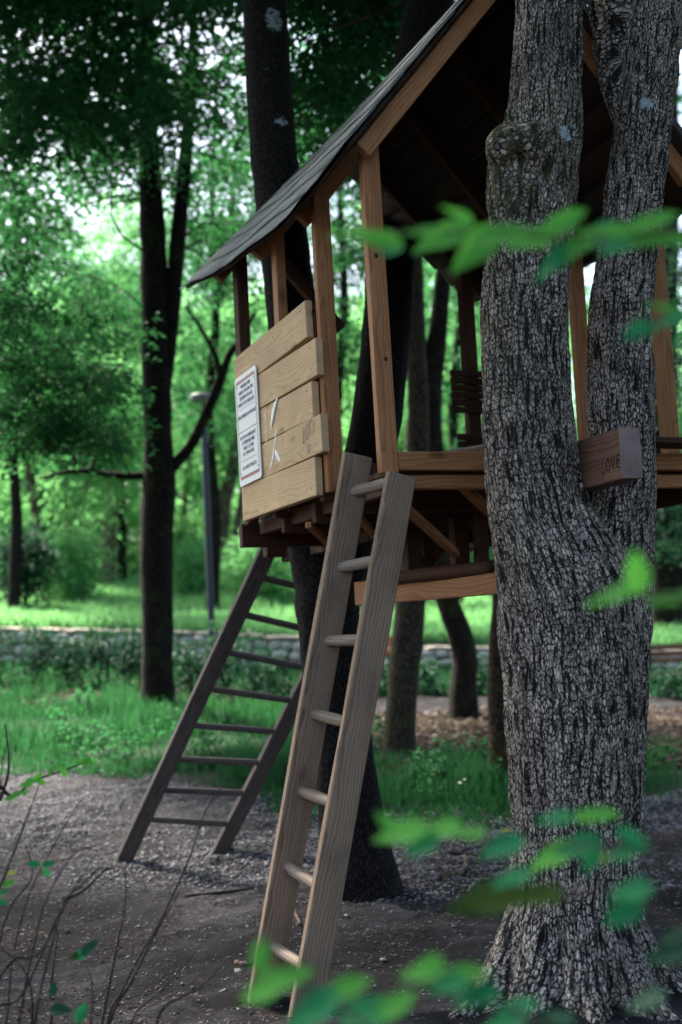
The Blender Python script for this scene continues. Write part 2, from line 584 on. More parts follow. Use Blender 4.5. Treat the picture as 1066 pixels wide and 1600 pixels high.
def build_ground():
    xs = np.unique(np.concatenate([np.linspace(-70, -6, 30), np.arange(-6, -2.6, 0.12), np.arange(-2.6, 2.8, 0.045), np.arange(2.8, 6, 0.12), np.linspace(6, 70, 30)]))
    ys = np.unique(np.concatenate([np.linspace(-20, 4, 20), np.arange(4, 11, 0.05), np.arange(11, 22, 0.12), np.arange(22, 45, 0.6), np.linspace(45, 140, 40)]))
    X, Y = np.meshgrid(xs, ys)
    x, y = X.ravel(), Y.ravel()
    P = np.stack([x, y, np.zeros_like(x)], 1)
    z = ground_z(x, y)
    amp = smooth01(y, 3.5, 5)
    z = z + amp * (0.035 * vnoise(P, 0.9, 3) + 0.020 * vnoise(P, 3.1, 4) + 0.016 * vnoise(P, 8.0, 5))
    for (mx, my, r, h) in MOUNDS:
        d = np.hypot(x - mx, y - my)
        z = z + h * np.exp(-(d / r) ** 2)
    far = smooth01(y, 24, 60)
    z = z + far * 0.8 * vnoise(P, 0.08, 8)
    gf = grass_front(x) + 0.35 * vnoise(P, 1.3, 6)
    gb = grass_back(x) + 0.4 * vnoise(P, 0.9, 7)
    green = smooth01(y - gf, -0.1, 0.35) * (1 - smooth01(y - gb, -0.3, 0.4)) * 0.8
    green = np.maximum(green, smooth01(y, 20.2, 20.6))
    green = np.maximum(green, smooth01(y, 17.0, 18.0) * 0.5)
    gravel = smooth01(y, 7.4, 8.6) * (1 - smooth01(y - gf, -0.3, 0.2)) * (0.65 + 0.35 * vnoise(P, 0.8, 9))
    n = len(xs)
    i = np.arange(len(ys) - 1)[:, None] * n + np.arange(n - 1)[None, :]
    i = i.ravel()
    F = np.stack([i, i + 1, i + n + 1, i + n], 1)
    me = np_mesh('ground', np.stack([x, y, z], 1), F, {'gravel': gravel, 'green': green})
    o = link('ground', me, M['ground'], None, True)
    tag(o, 'grey brown packed forest soil with a gravel path and rising green bank', None, None, 'structure')


MOUNDS = [(0.72, 5.25, 0.55, 0.07), (-0.02, 7.66, 0.6, 0.06), (0.3, 6.6, 0.9, 0.05), (-1.2, 6.0, 0.8, -0.04)]
build_ground()

# ------------------------------------------------------------------ boards
def board(name, p0, p1, wid, thk, mat, parent=None, hint=(0, 0, 1), bev=0.004, taper=None, cut=None):
    """a bevelled plank from p0 to p1; wid is measured along hint, thk across it. Its own long axis is local X."""
    p0, p1 = Vector(p0), Vector(p1)
    ax = (p1 - p0)
    L = ax.length
    ax.normalize()
    hy = Vector(hint)
    hy = (hy - ax * hy.dot(ax)).normalized()
    hz = ax.cross(hy)
    bm = bmesh.new()
    nseg = max(1, min(6, int(L / 0.3)))
    rows = []
    rs = random.Random(int(L * 1e4) + int(wid * 1e5))
    for i in range(nseg + 1):
        x = L * i / nseg
        j = 0.0 if i in (0, nseg) else 0.0018
        row = []
        for (sy, sz) in ((-1, -1), (1, -1), (1, 1), (-1, 1)):
            dx = 0
            if cut and i == nseg:
                dx = cut * sy * wid / 2
            row.append(bm.verts.new((x + dx, sy * wid / 2 + rs.uniform(-j, j), sz * thk / 2 + rs.uniform(-j, j))))
        rows.append(row)
    for a, b in zip(rows, rows[1:]):
        for k in range(4):
            bm.faces.new((a[k], a[(k + 1) % 4], b[(k + 1) % 4], b[k]))
    bm.faces.new(rows[0][::-1])
    bm.faces.new(rows[-1])
    bmesh.ops.recalc_face_normals(bm, faces=bm.faces)
    if bev:
        es = [e for e in bm.edges if len(e.link_faces) == 2 and e.calc_face_angle(0) > 0.6]
        bmesh.ops.bevel(bm, geom=es, offset=bev, segments=1, affect='EDGES')
    me = bpy.data.meshes.new(name)
    bm.to_mesh(me)
    bm.free()
    o = link(name, me, mat, parent)
    m = Matrix.Identity(4)
    for r in range(3):
        m[r][0], m[r][1], m[r][2], m[r][3] = ax[r], hy[r], hz[r], p0[r]
    o.matrix_local = m
    return o


def tube_mesh(name, path, radii, segs=12, rings=None, noise=0.0, nscale=4.0, caps=True, attr_fn=None, seed=0, flat=1.0):
    path = np.asarray(path, float)
    radii = np.asarray(radii, float)
    n = len(path)
    rings = rings or max(2, n * 4)
    t = np.linspace(0, n - 1, rings)
    # Catmull-Rom
    i = np.clip(np.floor(t).astype(int), 0, n - 2)
    f = (t - i)[:, None]
    g = lambda k: path[np.clip(k, 0, n - 1)]
    p0, p1, p2, p3 = g(i - 1), g(i), g(i + 1), g(i + 2)
    C = 0.5 * ((2 * p1) + (-p0 + p2) * f + (2 * p0 - 5 * p1 + 4 * p2 - p3) * f ** 2 + (-p0 + 3 * p1 - 3 * p2 + p3) * f ** 3)
    R = np.interp(t, np.arange(n), radii)
    T = np.gradient(C, axis=0)
    T /= np.linalg.norm(T, axis=1)[:, None] + 1e-9
    ref = np.array([1.0, 0, 0]) if abs(T[:, 0]).mean() < 0.8 else np.array([0, 0, 1.0])
    A = np.cross(T, ref)
    A /= np.linalg.norm(A, axis=1)[:, None]
    B = np.cross(T, A)
    th = np.linspace(0, 2 * np.pi, segs, endpoint=False)
    D = A[:, None, :] * np.cos(th)[None, :, None] + B[:, None, :] * np.sin(th)[None, :, None]
    V = C[:, None, :] + D * R[:, None, None]
    V = V.reshape(-1, 3)
    if noise:
        nn = vnoise(V, nscale, seed) * 0.6 + vnoise(V, nscale * 2.7, seed + 1) * 0.4
        V = V + D.reshape(-1, 3) * (nn * noise * np.repeat(R, segs))[:, None]
    r = np.arange(rings - 1)[:, None] * segs
    k = np.arange(segs)[None, :]
    F = np.stack([r + k, r + (k + 1) % segs, r + segs + (k + 1) % segs, r + segs + k], 2).reshape(-1, 4)
    at_ = attr_fn(V) if attr_fn else {}
    if caps:
        V = np.concatenate([V, C[[0, -1]]])
        c0, c1 = len(V) - 2, len(V) - 1
        kk = np.arange(0, segs, 2)
        k1, k2 = (kk + 1) % segs, (kk + 2) % segs
        F0 = np.stack([k2, k1, kk, np.full_like(kk, c0)], 1)
        e = (rings - 1) * segs
        F1 = np.stack([e + kk, e + k1, e + k2, np.full_like(kk, c1)], 1)
        F = np.concatenate([F, F0, F1])
        at_ = {a: np.concatenate([b, [0, 0]]) for a, b in at_.items()}
    return np_mesh(name, V, F, at_)


def tube(name, path, radii, mat, parent=None, **kw):
    if parent is not None:
        path = np.asarray(path, float) - np.asarray(parent.location)
    return link(name, tube_mesh(name, path, radii, **kw), mat, parent, True)



def rod(name, p, q, r, mat, parent, segs=14, noise=0.06):
    """a round bar whose long axis is its own local X"""
    p, q = Vector(p), Vector(q)
    L = (q - p).length
    me = tube_mesh(name, [(0, 0, 0), (L * 0.33, 0, 0), (L * 0.66, 0, 0), (L, 0, 0)], [r * 0.93, r, r, r * 0.93], segs=segs, rings=12, noise=noise, nscale=14)
    o = link(name, me, mat, parent, True)
    ax = (q - p).normalized()
    hy = ax.cross(Vector((0, 0, 1))).normalized()
    hz = ax.cross(hy)
    m = Matrix.Identity(4)
    for i in range(3):
        m[i][0], m[i][1], m[i][2], m[i][3] = ax[i], hy[i], hz[i], p[i]
    o.matrix_local = m
    return o

# ------------------------------------------------------------------ treehouse
TH = math.radians(22)
O3 = np.array([0.16743377, 5.5, 1.99930022])
UA = np.array([math.cos(TH), math.sin(TH), 0])
VA = np.array([-math.sin(TH), math.cos(TH), 0])


def thw(u, v, w):
    return O3 + UA * u + VA * v + np.array([0, 0, w])


def on_u(px, py, u0):
    """treehouse coordinates of the point of the plane u = u0 seen at a pixel"""
    d = at(px, py, 1.0) - CO
    s = ((O3 + UA * u0 - CO) @ UA) / (d @ UA)
    q = CO + d * s - O3
    return (u0, float(q @ VA), float(q[2]))


house = empty('treehouse', O3, 'open brown timber treehouse on a platform behind the big forked trunk', 'treehouse', rotz=TH)
B = lambda name, p0, p1, wid, thk, mat, hint=(0, 0, 1), **k: board(name, p0, p1, wid, thk, M[mat], house, hint, **k)

RW0, RW1 = 2.30, 2.21          # ridge height at the near and the far gable
RU = 0.75
SL = 1.11
ROOF_V = np.array([-0.10, -0.048, 0.17, 0.61, 1.10, 1.79, 2.30])
EAVE_W = np.array([1.29, 1.275, 1.225, 1.21, 1.212, 1.275, 1.345])


nrm = math.hypot(1, SL)


def roof_bottom(u):       # lower edge of the rafters
    return 1.315 + SL * (u if u <= RU else 2 * RU - u)


# posts on the left side; the one by the entrance corner stands at the outer corner
def post(u, v, w0, w1, du=0.075, dv=0.046, lean=(0, 0), mat='post', label=None):
    o = B('post', (u + du / 2, v + dv / 2, w0), (u + du / 2 + lean[0], v + dv / 2 + lean[1], w1), du, dv, mat, hint=(1, 0, 0))
    if label:
        o['label'] = label
    return o


post(0.0, 0.0, 0.0, 1.36, lean=(0, 0.02), label='orange brown corner post with two dark knots')
post(0.0, 0.575, 0.0, 1.31)
post(0.0, 1.09, 0.02, 1.31, 0.045, 0.075)
post(0.0, 1.69, -0.02, 1.36, 0.06, 0.075, mat='frame')
# right side and back posts
post(1.44, 0.16, 0.0, 1.30, 0.075, 0.05, lean=(0.02, 0.03))
post(1.49, 0.92, 0.0, 1.32, 0.075, 0.05)
post(1.33, 1.80, 0.0, 1.62, 0.075, 0.06, mat='frame')
post(0.80, 1.82, 0.0, 2.1, 0.05, 0.06, mat='frame')

# knots in the face of the corner post
for w_, u_, r_ in ((0.875, 0.034, 0.011), (0.455, 0.047, 0.009), (1.17, 0.05, 0.007)):
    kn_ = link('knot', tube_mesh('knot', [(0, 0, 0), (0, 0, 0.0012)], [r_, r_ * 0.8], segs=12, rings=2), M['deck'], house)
    kn_.location = (u_, 0.02 * w_ / 1.265 - 0.0003, w_)
    kn_.rotation_euler = (math.radians(90), 0, 0)
    kn_.scale = (1.0, 1.15, 1.0)

# plank wall with the sign: five boards, uneven ends
PL = [(0.629, 1.662, -0.008, 0.160), (0.530, 1.668, 0.163, 0.326), (0.622, 1.672, 0.331, 0.494), (0.545, 1.684, 0.499, 0.662), (0.650, 1.692, 0.672, 0.838)]
planks = []
for i, (v0, v1, w0, w1) in enumerate(PL):
    tilt = (0.0, 0.004, -0.004, 0.002, 0.018)[i]
    wc = (w0 + w1) / 2
    p = B('plank', (-0.019 - 0.0015 * (i % 2), v0, wc + tilt), (-0.019, v1, wc - tilt), w1 - w0, 0.034, 'pine', bev=0.003)
    planks.append(p)
    L = v1 - v0
    for (fx, fz) in ((0.06, 0.30), (0.055, -0.28), (0.93, 0.3), (0.94, -0.28), (0.42, 0.2)):
        me = tube_mesh('nail', [(0, 0, 0), (0, 0, 0.003)], [0.0035, 0.003], segs=8, rings=2)
        n = link('nail', me, M['screw'], p)
        n.location = (L * fx, (w1 - w0) * fz, -0.0185)
        n.rotation_euler = (0, 0, 0)
# the cleats the planks are nailed to
B('cleat', (0.030, 0.665, -0.03), (0.030, 0.665, 0.80), 0.055, 0.058, 'frame', hint=(0, 1, 0))
B('cleat', (0.030, 1.30, -0.03), (0.030, 1.30, 0.80), 0.055, 0.058, 'frame', hint=(0, 1, 0))

# floor: front rim beam, joists, boards
B('rim_beam', (0.0765, 0.022, 0.049), (1.62, 0.022, 0.049), 0.074, 0.044, 'post')
B('rim_beam', (0.05, 0.06, -0.030), (1.62, 0.06, -0.030), 0.055, 0.05, 'post')
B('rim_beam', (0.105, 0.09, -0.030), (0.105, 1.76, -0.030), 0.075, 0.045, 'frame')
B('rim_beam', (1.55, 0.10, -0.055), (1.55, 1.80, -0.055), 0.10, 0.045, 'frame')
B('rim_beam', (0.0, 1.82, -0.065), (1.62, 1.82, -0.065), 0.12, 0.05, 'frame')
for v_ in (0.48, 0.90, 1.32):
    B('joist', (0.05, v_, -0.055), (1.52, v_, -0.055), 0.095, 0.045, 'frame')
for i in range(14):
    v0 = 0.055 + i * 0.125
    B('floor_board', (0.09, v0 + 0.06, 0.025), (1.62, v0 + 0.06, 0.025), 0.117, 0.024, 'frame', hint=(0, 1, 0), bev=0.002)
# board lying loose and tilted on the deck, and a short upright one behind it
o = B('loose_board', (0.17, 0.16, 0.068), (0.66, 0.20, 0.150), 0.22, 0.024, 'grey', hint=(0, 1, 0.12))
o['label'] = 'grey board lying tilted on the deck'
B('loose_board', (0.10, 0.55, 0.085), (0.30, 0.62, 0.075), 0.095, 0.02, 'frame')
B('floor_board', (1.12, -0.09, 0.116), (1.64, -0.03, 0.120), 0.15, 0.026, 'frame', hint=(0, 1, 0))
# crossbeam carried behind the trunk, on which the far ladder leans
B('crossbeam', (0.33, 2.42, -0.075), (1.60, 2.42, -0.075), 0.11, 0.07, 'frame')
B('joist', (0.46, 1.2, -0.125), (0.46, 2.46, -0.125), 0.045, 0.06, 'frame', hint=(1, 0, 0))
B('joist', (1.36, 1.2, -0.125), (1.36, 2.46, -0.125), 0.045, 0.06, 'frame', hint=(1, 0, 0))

# under-frame: diagonal struts, hanging legs and the low beams between the trunks
def W(px, py, Y):           # world point to treehouse coordinates
    q = at(px, py, Y) - O3
    return (float(q @ UA), float(q @ VA), float(q[2]))


for a, b, th_ in (((632, 792, 5.75), (716, 868, 6.35), 0.035), ((716, 752, 5.72), (772, 806, 6.0), 0.04), ((482, 820, 6.35), (520, 856, 6.9), 0.03), ((556, 800, 6.1), (585, 838, 6.6), 0.03)):
    B('brace', W(*a), W(*b), th_, th_, 'post')
for px, Y, wd in ((642, 6.75, 0.06), (668, 6.95, 0.055), (718, 6.35, 0.075), (752, 6.3, 0.05)):
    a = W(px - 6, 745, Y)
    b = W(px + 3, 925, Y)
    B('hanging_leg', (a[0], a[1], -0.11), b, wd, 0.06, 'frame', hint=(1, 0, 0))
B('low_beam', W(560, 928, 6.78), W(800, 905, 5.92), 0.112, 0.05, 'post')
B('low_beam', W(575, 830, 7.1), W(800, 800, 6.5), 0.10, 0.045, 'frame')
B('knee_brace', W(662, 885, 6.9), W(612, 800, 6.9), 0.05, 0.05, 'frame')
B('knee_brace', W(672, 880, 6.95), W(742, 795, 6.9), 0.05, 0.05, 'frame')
rod('round_pole', W(600, 905, 6.55), W(775, 886, 5.98), 0.031, M['frame'], house)
rod('pole_stub', W(764, 886, 5.93), W(775, 880, 6.3), 0.022, M['frame'], house)

# pallet-board back rest on the back corner post
for i in range(6):
    w0 = 0.80 - i * 0.040
    B('slat', (1.22, 1.78, w0), (1.72, 1.78, w0 - 0.012), 0.036, 0.02, 'frame')
for i in range(3):
    w0 = 0.45 - i * 0.040
    B('slat', (1.24, 1.78, w0), (1.72, 1.78, w0 - 0.012), 0.036, 0.02, 'frame')
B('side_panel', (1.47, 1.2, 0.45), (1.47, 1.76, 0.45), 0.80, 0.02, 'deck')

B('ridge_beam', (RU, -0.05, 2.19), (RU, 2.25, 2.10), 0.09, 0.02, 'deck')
B('gable_brace', (0.24, 1.80, 1.42), (0.60, 1.80, 1.02), 0.06, 0.05, 'frame')


def roof_pt(s, v, side, lift):
    """s = 0 at the eave, 1 at the ridge"""
    we = float(np.interp(v, ROOF_V, EAVE_W))
    rw = RW0 + (RW1 - RW0) * (v + 0.1) / 2.4
    sag = -0.0 * math.sin(math.pi * s) * (0.4 + 0.6 * math.sin(math.pi * min(1, max(0, (v + 0.1) / 2.4))))
    ue = -0.12 - 0.012 * math.sin(7 * v)
    u_ = ue + (RU - ue) * s
    w_ = we + (rw - we) * s + sag
    if side > 0:
        u_ = 2 * RU - u_
    nx = -SL / nrm * (1 if side < 0 else -1)
    return (u_ + nx * lift, v, w_ + lift / nrm)


def sheet(name, s0, s1, side, lift0, lift1, thick, mat, v0=-0.10, v1=2.30, nv=26, ns=3, wob=0.0):
    vs2 = np.linspace(v0, v1, nv)
    V, F = [], []
    for lay in (0, 1):
        for i, v_ in enumerate(vs2):
            for j in range(ns + 1):
                f = j / ns
                s_ = s0 + (s1 - s0) * f
                if wob and j == 0:
                    s_ += wob * math.sin(13 * v_ + 5 * s0) * 0.6 + wob * random.uniform(-1, 1) * 0.4
                V.append(roof_pt(s_, v_, side, lift0 + (lift1 - lift0) * f - lay * thick))
    n1 = ns + 1
    N = nv * n1
    for i in range(nv - 1):
        for j in range(ns):
            a = i * n1 + j
            F.append((a, a + 1, a + n1 + 1, a + n1))
            F.append((N + a, N + a + n1, N + a + n1 + 1, N + a + 1))
    for i in range(nv - 1):
        for j in (0, ns):
            a = i * n1 + j
            F.append((a, a + n1, N + a + n1, N + a))
    for j in range(ns):
        for i in (0, nv - 1):
            a = i * n1 + j
            F.append((a, a + 1, N + a + 1, N + a))
    me = np_mesh(name, V, F)
    bm = bmesh.new()
    bm.from_mesh(me)
    bmesh.ops.recalc_face_normals(bm, faces=bm.faces)
    bm.to_mesh(me)
    bm.free()
    return link(name, me, M[mat], house)


# rafters, left and right slope: each lies just under the decking, its foot cut square beyond the wall
RV = (-0.026, 0.70, 1.30, 1.93)
RH = 0.074
for k, v_ in enumerate(RV):
    for side in (-1, 1):
        a_ = Vector(roof_pt(0.055, v_, side, -0.026 - RH / 2))
        b_ = Vector(roof_pt(0.985, v_, side, -0.026 - RH / 2))
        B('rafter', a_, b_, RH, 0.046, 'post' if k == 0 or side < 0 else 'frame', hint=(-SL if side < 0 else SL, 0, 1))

# roof decking boards and overlapping strips of roofing felt
ND = 9
for side in (-1, 1):
    for i in range(ND):
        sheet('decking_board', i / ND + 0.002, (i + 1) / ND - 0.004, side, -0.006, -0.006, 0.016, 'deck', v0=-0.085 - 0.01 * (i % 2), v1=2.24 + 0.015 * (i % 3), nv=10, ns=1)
    NS = 7
    for i in range(NS):
        sheet('roofing_strip', i / NS - (0.012 if i == 0 else 0.03), min(1.0, (i + 1) / NS + 0.01), side, 0.009, 0.003, 0.003, 'roofing', v0=-0.105 - 0.008 * (i % 2), v1=2.30 - 0.02 * (i % 3), nv=36, ns=2, wob=0.010)

# big timber resting in the fork, its end towards the viewer
LT = at(985, 708, 4.98)
q = LT - O3
tu, tv, tw = float(q @ UA), float(q @ VA), float(q[2])
tim = B('fork_timber', (tu, tv, tw), (tu - 0.01, -0.0065, tw - 0.012), 0.182, 0.088, 'timber', bev=0.004)
tim['label'] = 'red brown timber resting in the fork with handwriting on its side'
eg = board('end_grain', (tu, tv - 0.004, tw), (tu, tv - 0.0005, tw), 0.180, 0.086, M['endgrain'], house, (0, 0, 1), bev=0.001)
eg.rotation_euler.rotate_axis('Y', 0.0)


def text(name, body, size, mat, parent, origin, xdir, ydir, width=None, align='LEFT', extrude=0.0004, shear=0.0):
    cu = bpy.data.curves.new(name, 'FONT')
    cu.body = body
    cu.size = size
    cu.align_x = align
    cu.shear = shear
    cu.extrude = extrude
    cu.materials.append(mat)
    tmp = bpy.data.objects.new(name, cu)
    COL.objects.link(tmp)
    bpy.context.view_layer.update()
    me = bpy.data.meshes.new_from_object(tmp.evaluated_get(bpy.context.evaluated_depsgraph_get()))
    bpy.data.objects.remove(tmp)
    o = link(name, me, mat, parent)
    X = Vector(xdir).normalized()
    Z = X.cross(Vector(ydir)).normalized()
    Y = Z.cross(X)
    sx = 1.0
    if width:
        xs_ = [v.co.x for v in me.vertices]
        sx = width / (max(xs_) - min(xs_))
    m = Matrix.Identity(4)
    for r in range(3):
        m[r][0], m[r][1], m[r][2], m[r][3] = X[r] * sx, Y[r], Z[r], origin[r]
    o.matrix_local = m
    return o


def strokes(name, lines, wd, mat, parent, M4):
    """flat pen or brush strokes: polylines in a local plane, about 1 mm thick"""
    V, F = [], []
    for ln in lines:
        pts = [Vector((p[0], p[1], 0)) for p in ln]
        ws = [p[2] if len(p) > 2 else wd for p in ln]
        base = len(V)
        for i, p in enumerate(pts):
            d = (pts[min(i + 1, len(pts) - 1)] - pts[max(i - 1, 0)]).normalized()
            n = Vector((-d.y, d.x, 0)) * ws[i] / 2
            for s, z in ((1, 0), (-1, 0), (1, 0.0009), (-1, 0.0009)):
                V.append(tuple(p + n * s + Vector((0, 0, z))))
        for i in range(len(pts) - 1):
            a, b = base + 4 * i, base + 4 * i + 4
            F += [(a + 2, a + 3, b + 3, b + 2), (a, a + 2, b + 2, b), (a + 1, b + 1, b + 3, a + 3)]
        for e in (base, base + 4 * (len(pts) - 1)):
            F.append((e, e + 1, e + 3, e + 2))
    o = link(name, np_mesh(name, V, F), mat, parent)
    o.matrix_local = M4
    return o


def wall_frame(u0, v0, w0):
    """local frame on the outer face of the left wall: x towards the entrance, y up, z outwards"""
    m = Matrix.Identity(4)
    m[0][0], m[1][0], m[2][0] = 0, -1, 0
    m[0][1], m[1][1], m[2][1] = 0, 0, 1
    m[0][2], m[1][2], m[2][2] = -1, 0, 0
    m[0][3], m[1][3], m[2][3] = u0, v0, w0
    return m


def wall_px(px, py, v0, w0, u0=-0.038):
    q = on_u(px, py, u0)
    return (v0 - q[1], q[2] - w0)


# LOVE, written by hand on the left side of the timber
s_ = 0.052
gl = lambda pts, ox: [(ox + x * s_, y * s_ + ox * 0.10) for x, y in pts]
love = [gl([(0.25, 1.0), (0.1, 0.15), (0.0, 0.0), (0.35, 0.1), (0.55, 0.2)], 0), gl([(0.0, 0.3), (0.25, 0.45)], 0.0),
        gl([(0.35, 0.95), (0.1, 0.7), (0.05, 0.3), (0.25, 0.05), (0.5, 0.3), (0.5, 0.75), (0.33, 0.95)], 0.034),
        gl([(0.1, 0.95), (0.25, 0.1), (0.5, 0.95)], 0.068),
        gl([(0.55, 0.9), (0.2, 0.85), (0.1, 0.1), (0.5, 0.05)], 0.1), gl([(0.15, 0.5), (0.45, 0.55)], 0.1)]
ml = wall_frame(tu - 0.0445, tv + 0.128, tw - 0.062)
strokes('handwriting', love, 0.0055, M['marker_dark'], house, ml).parent = house

# BOY'S written on the second plank
v0, w0 = 0.75, 0.20
b = []
def ltr(pts, ox, oy, sx=0.034, sy=0.072):
    b.append([(ox + x * sx, oy + y * sy) for x, y in pts])
ltr([(0, 0), (0.05, 1), (0.6, 0.95), (0.65, 0.6), (0.05, 0.52), (0.75, 0.4), (0.7, 0.05), (0, 0)], 0.0, 0.035)
ltr([(0.5, 1), (0.1, 0.8), (0.05, 0.2), (0.4, 0), (0.8, 0.2), (0.8, 0.8), (0.5, 1)], 0.040, 0.043)
ltr([(0, 1), (0.35, 0.55)], 0.078, 0.052)
ltr([(0.75, 1), (0.35, 0.55), (0.3, 0.1)], 0.078, 0.052)
ltr([(0.2, 1), (0.1, 0.75)], 0.112, 0.060)
ltr([(0.7, 0.9), (0.1, 0.8), (0.6, 0.4), (0.1, 0.1)], 0.122, 0.056, 0.03, 0.06)
ltr([(0.2, 0), (0.2, 1)], 0.045, -0.012, 0.02, 0.036)
ltr([(0.1, 1), (0.8, 0.8), (0.3, 0.5), (0.9, 0.3), (0.1, 0)], 0.058, -0.012, 0.028, 0.038)
strokes('pencil_writing', b, 0.0035, M['marker'], house, wall_frame(-0.0378, v0, w0))
# white paint smears across the middle planks
def sm(pts):
    return [(*wall_px(x, y, 1.2, 0.3), t) for x, y, t in pts]
smear = [sm([(434, 622, 0.012), (430, 634, 0.034), (427, 646, 0.042), (426, 656, 0.036), (424, 664, 0.026), (425, 669, 0.008)]),
         sm([(433, 671, 0.006), (431, 682, 0.012), (429, 696, 0.014), (428, 708, 0.020), (426, 720, 0.022), (423, 733, 0.006)]),
         sm([(430, 704, 0.008), (434, 714, 0.034), (438, 721, 0.006)]),
         sm([(416, 664, 0.004), (417, 678, 0.010), (416, 694, 0.004)]), sm([(414, 646, 0.004), (416, 654, 0.010), (415, 660, 0.003)])]
strokes('paint_smear', smear, 0.01, M['white_paint'], house, wall_frame(-0.0381, 1.2, 0.3))

# ------------------------------------------------------------------ rules sign
SV, SW = 1.648, 0.160
SWD, SHT = 0.335, 0.545
sgw = thw(-0.0405, SV, SW)
sign = empty('notice_sign', sgw, 'white notice board with red bands screwed to the pale planks', 'sign', rotz=0)
sign.matrix_world = Matrix.Translation(Vector(O3)) @ Matrix.Rotation(TH, 4, 'Z') @ wall_frame(-0.0415, SV, SW) @ Matrix.Rotation(math.radians(1.2), 4, 'Z')
def sbox(name, x0, y0, x1, y1, z0, z1, mat, rad=0.0):
    bm = bmesh.new()
    r = bmesh.ops.create_cube(bm, size=1)
    for v in bm.verts:
        v.co = Vector(((x0 + x1) / 2 + v.co.x * (x1 - x0), (y0 + y1) / 2 + v.co.y * (y1 - y0), (z0 + z1) / 2 + v.co.z * (z1 - z0)))
    if rad:
        es = [e for e in bm.edges if abs(e.verts[0].co.z - e.verts[1].co.z) > 1e-5]
        bmesh.ops.bevel(bm, geom=es, offset=rad, segments=4, affect='EDGES')
    me = bpy.data.meshes.new(name)
    bm.to_mesh(me)
    bm.free()
    return link(name, me, M[mat], sign)


sbox('panel', 0, 0, SWD, SHT, 0.0, 0.006, 'sign_white', 0.008)
x0, x1, y0, y1 = 0.020, SWD - 0.020, 0.030, SHT - 0.022
sbox('red_band', x0 + 0.006, y0, x1 - 0.006, y0 + 0.016, 0.0063, 0.0071, 'sign_red')
sbox('red_band', x0 + 0.006, y1 - 0.016, x1 - 0.006, y1, 0.0063, 0.0071, 'sign_red')
for xa in (x0, x1 - 0.004):
    sbox('border_line', xa, y0 + 0.008, xa + 0.004, y1 - 0.008, 0.0063, 0.0071, 'sign_red')
sbox('rule_line', x0 + 0.006, 0.262, x1 - 0.006, 0.266, 0.0063, 0.0069, 'sign_red')
sbox('rule_line', 0.06, 0.375, SWD - 0.05, 0.377, 0.0063, 0.0069, 'ink')
sbox('rule_line', 0.05, 0.118, SWD - 0.05, 0.120, 0.0063, 0.0069, 'ink')
for body, y, w in (('NO MORE THAN', 0.478, 0.15), ('4 KIDS AT THE SAME TIME.', 0.450, 0.235), ('DESIGNED FOR AGES', 0.421, 0.20), ('FROM 5 TO 12 YEARS OLD.', 0.391, 0.25),
                   ('ONLY FRIENDS OF THE PARK', 0.330, 0.275), ('IN CASE OF EMERGENCY', 0.226, 0.245), ('AT TREEHOUSE PARK', 0.198, 0.195),
                   ('KIDS CLIMB', 0.170, 0.155), ('AT OWN RISK.', 0.142, 0.175), ('ALL ADULTS WATCH', 0.075, 0.215)):
    text('lettering', body, 0.026, M['ink'], sign, (SWD / 2, y, 0.0066), (1, 0, 0), (0, 1, 0), w, 'CENTER')
for x, y in ((x1 - 0.014, y1 - 0.030), (x0 + 0.014, y0 + 0.03), (x1 - 0.014, y0 + 0.032), (x0 + 0.014, y1 - 0.03)):
    s = link('screw', tube_mesh('screw', [(0, 0, 0.0055), (0, 0, 0.008)], [0.0038, 0.003], segs=8, rings=2), M['screw'], sign)
    s.location = (x, y, 0)

# ------------------------------------------------------------------ ladders
RS_T = thw(0.065, -0.035, -0.012)
RS_B = at(472, 1612, 5.33)
LS_T = thw(*on_u(559, 711, -0.050))
LS_B = at(410, 1568, 5.64)
def stile_frac(a, b_, py):
    best = None
    for f in np.linspace(0, 1, 400):
        P = a + (b_ - a) * f
        d = P - CO
        y = 800 - FPX * (d @ UPV) / (d @ FW)
        if best is None or abs(y - py) < best[0]:
            best = (abs(y - py), f)
    return best[1]


rg = [(stile_frac(LS_B, LS_T, a), stile_frac(RS_B, RS_T, b_)) for a, b_ in ((770, 750), (887, 874), (1002, 1000), (1114, 1132), (1235, 1260), (1353, 1394), (1478, 1520))]
def ladder(name, label, fl, tl, fr, tr, stile_w, stile_t, rungs, rung_r, mat, rmat, wide):
    fl, tl, fr, tr = map(lambda p: np.asarray(p, float), (fl, tl, fr, tr))
    base = (fl + fr) / 2
    e = empty(name, base, label, 'ladder')
    for side, (a, b_) in enumerate(((fl, tl), (fr, tr))):
        o = board('stile', a - base, b_ - base, stile_w, stile_t, M[mat], e, wide, bev=0.005)
        L = np.linalg.norm(b_ - a)
        m3 = o.matrix_local.to_3x3()
        zf = -1 if (m3 @ Vector((0, 0, 1))).y > 0 else 1
        for k, r_ in enumerate(rungs):
            if k % 2 == side:
                s = link('screw', tube_mesh('screw', [(0, 0, -0.002), (0, 0, 0.002)], [0.0075, 0.0075], segs=8, rings=2), M['screw'], o)
                s.location = (L * r_[side] - 0.02, stile_w * (0.12 if k % 3 else -0.12), zf * (stile_t / 2 + 0.0005))
    for f0, f1 in rungs:
        p = fl + (tl - fl) * f0 - base
        q_ = fr + (tr - fr) * f1 - base
        d = (q_ - p) / np.linalg.norm(q_ - p)
        rod('rung', p - d * 0.012, q_ + d * 0.012, rung_r, M[rmat], e)
    return e


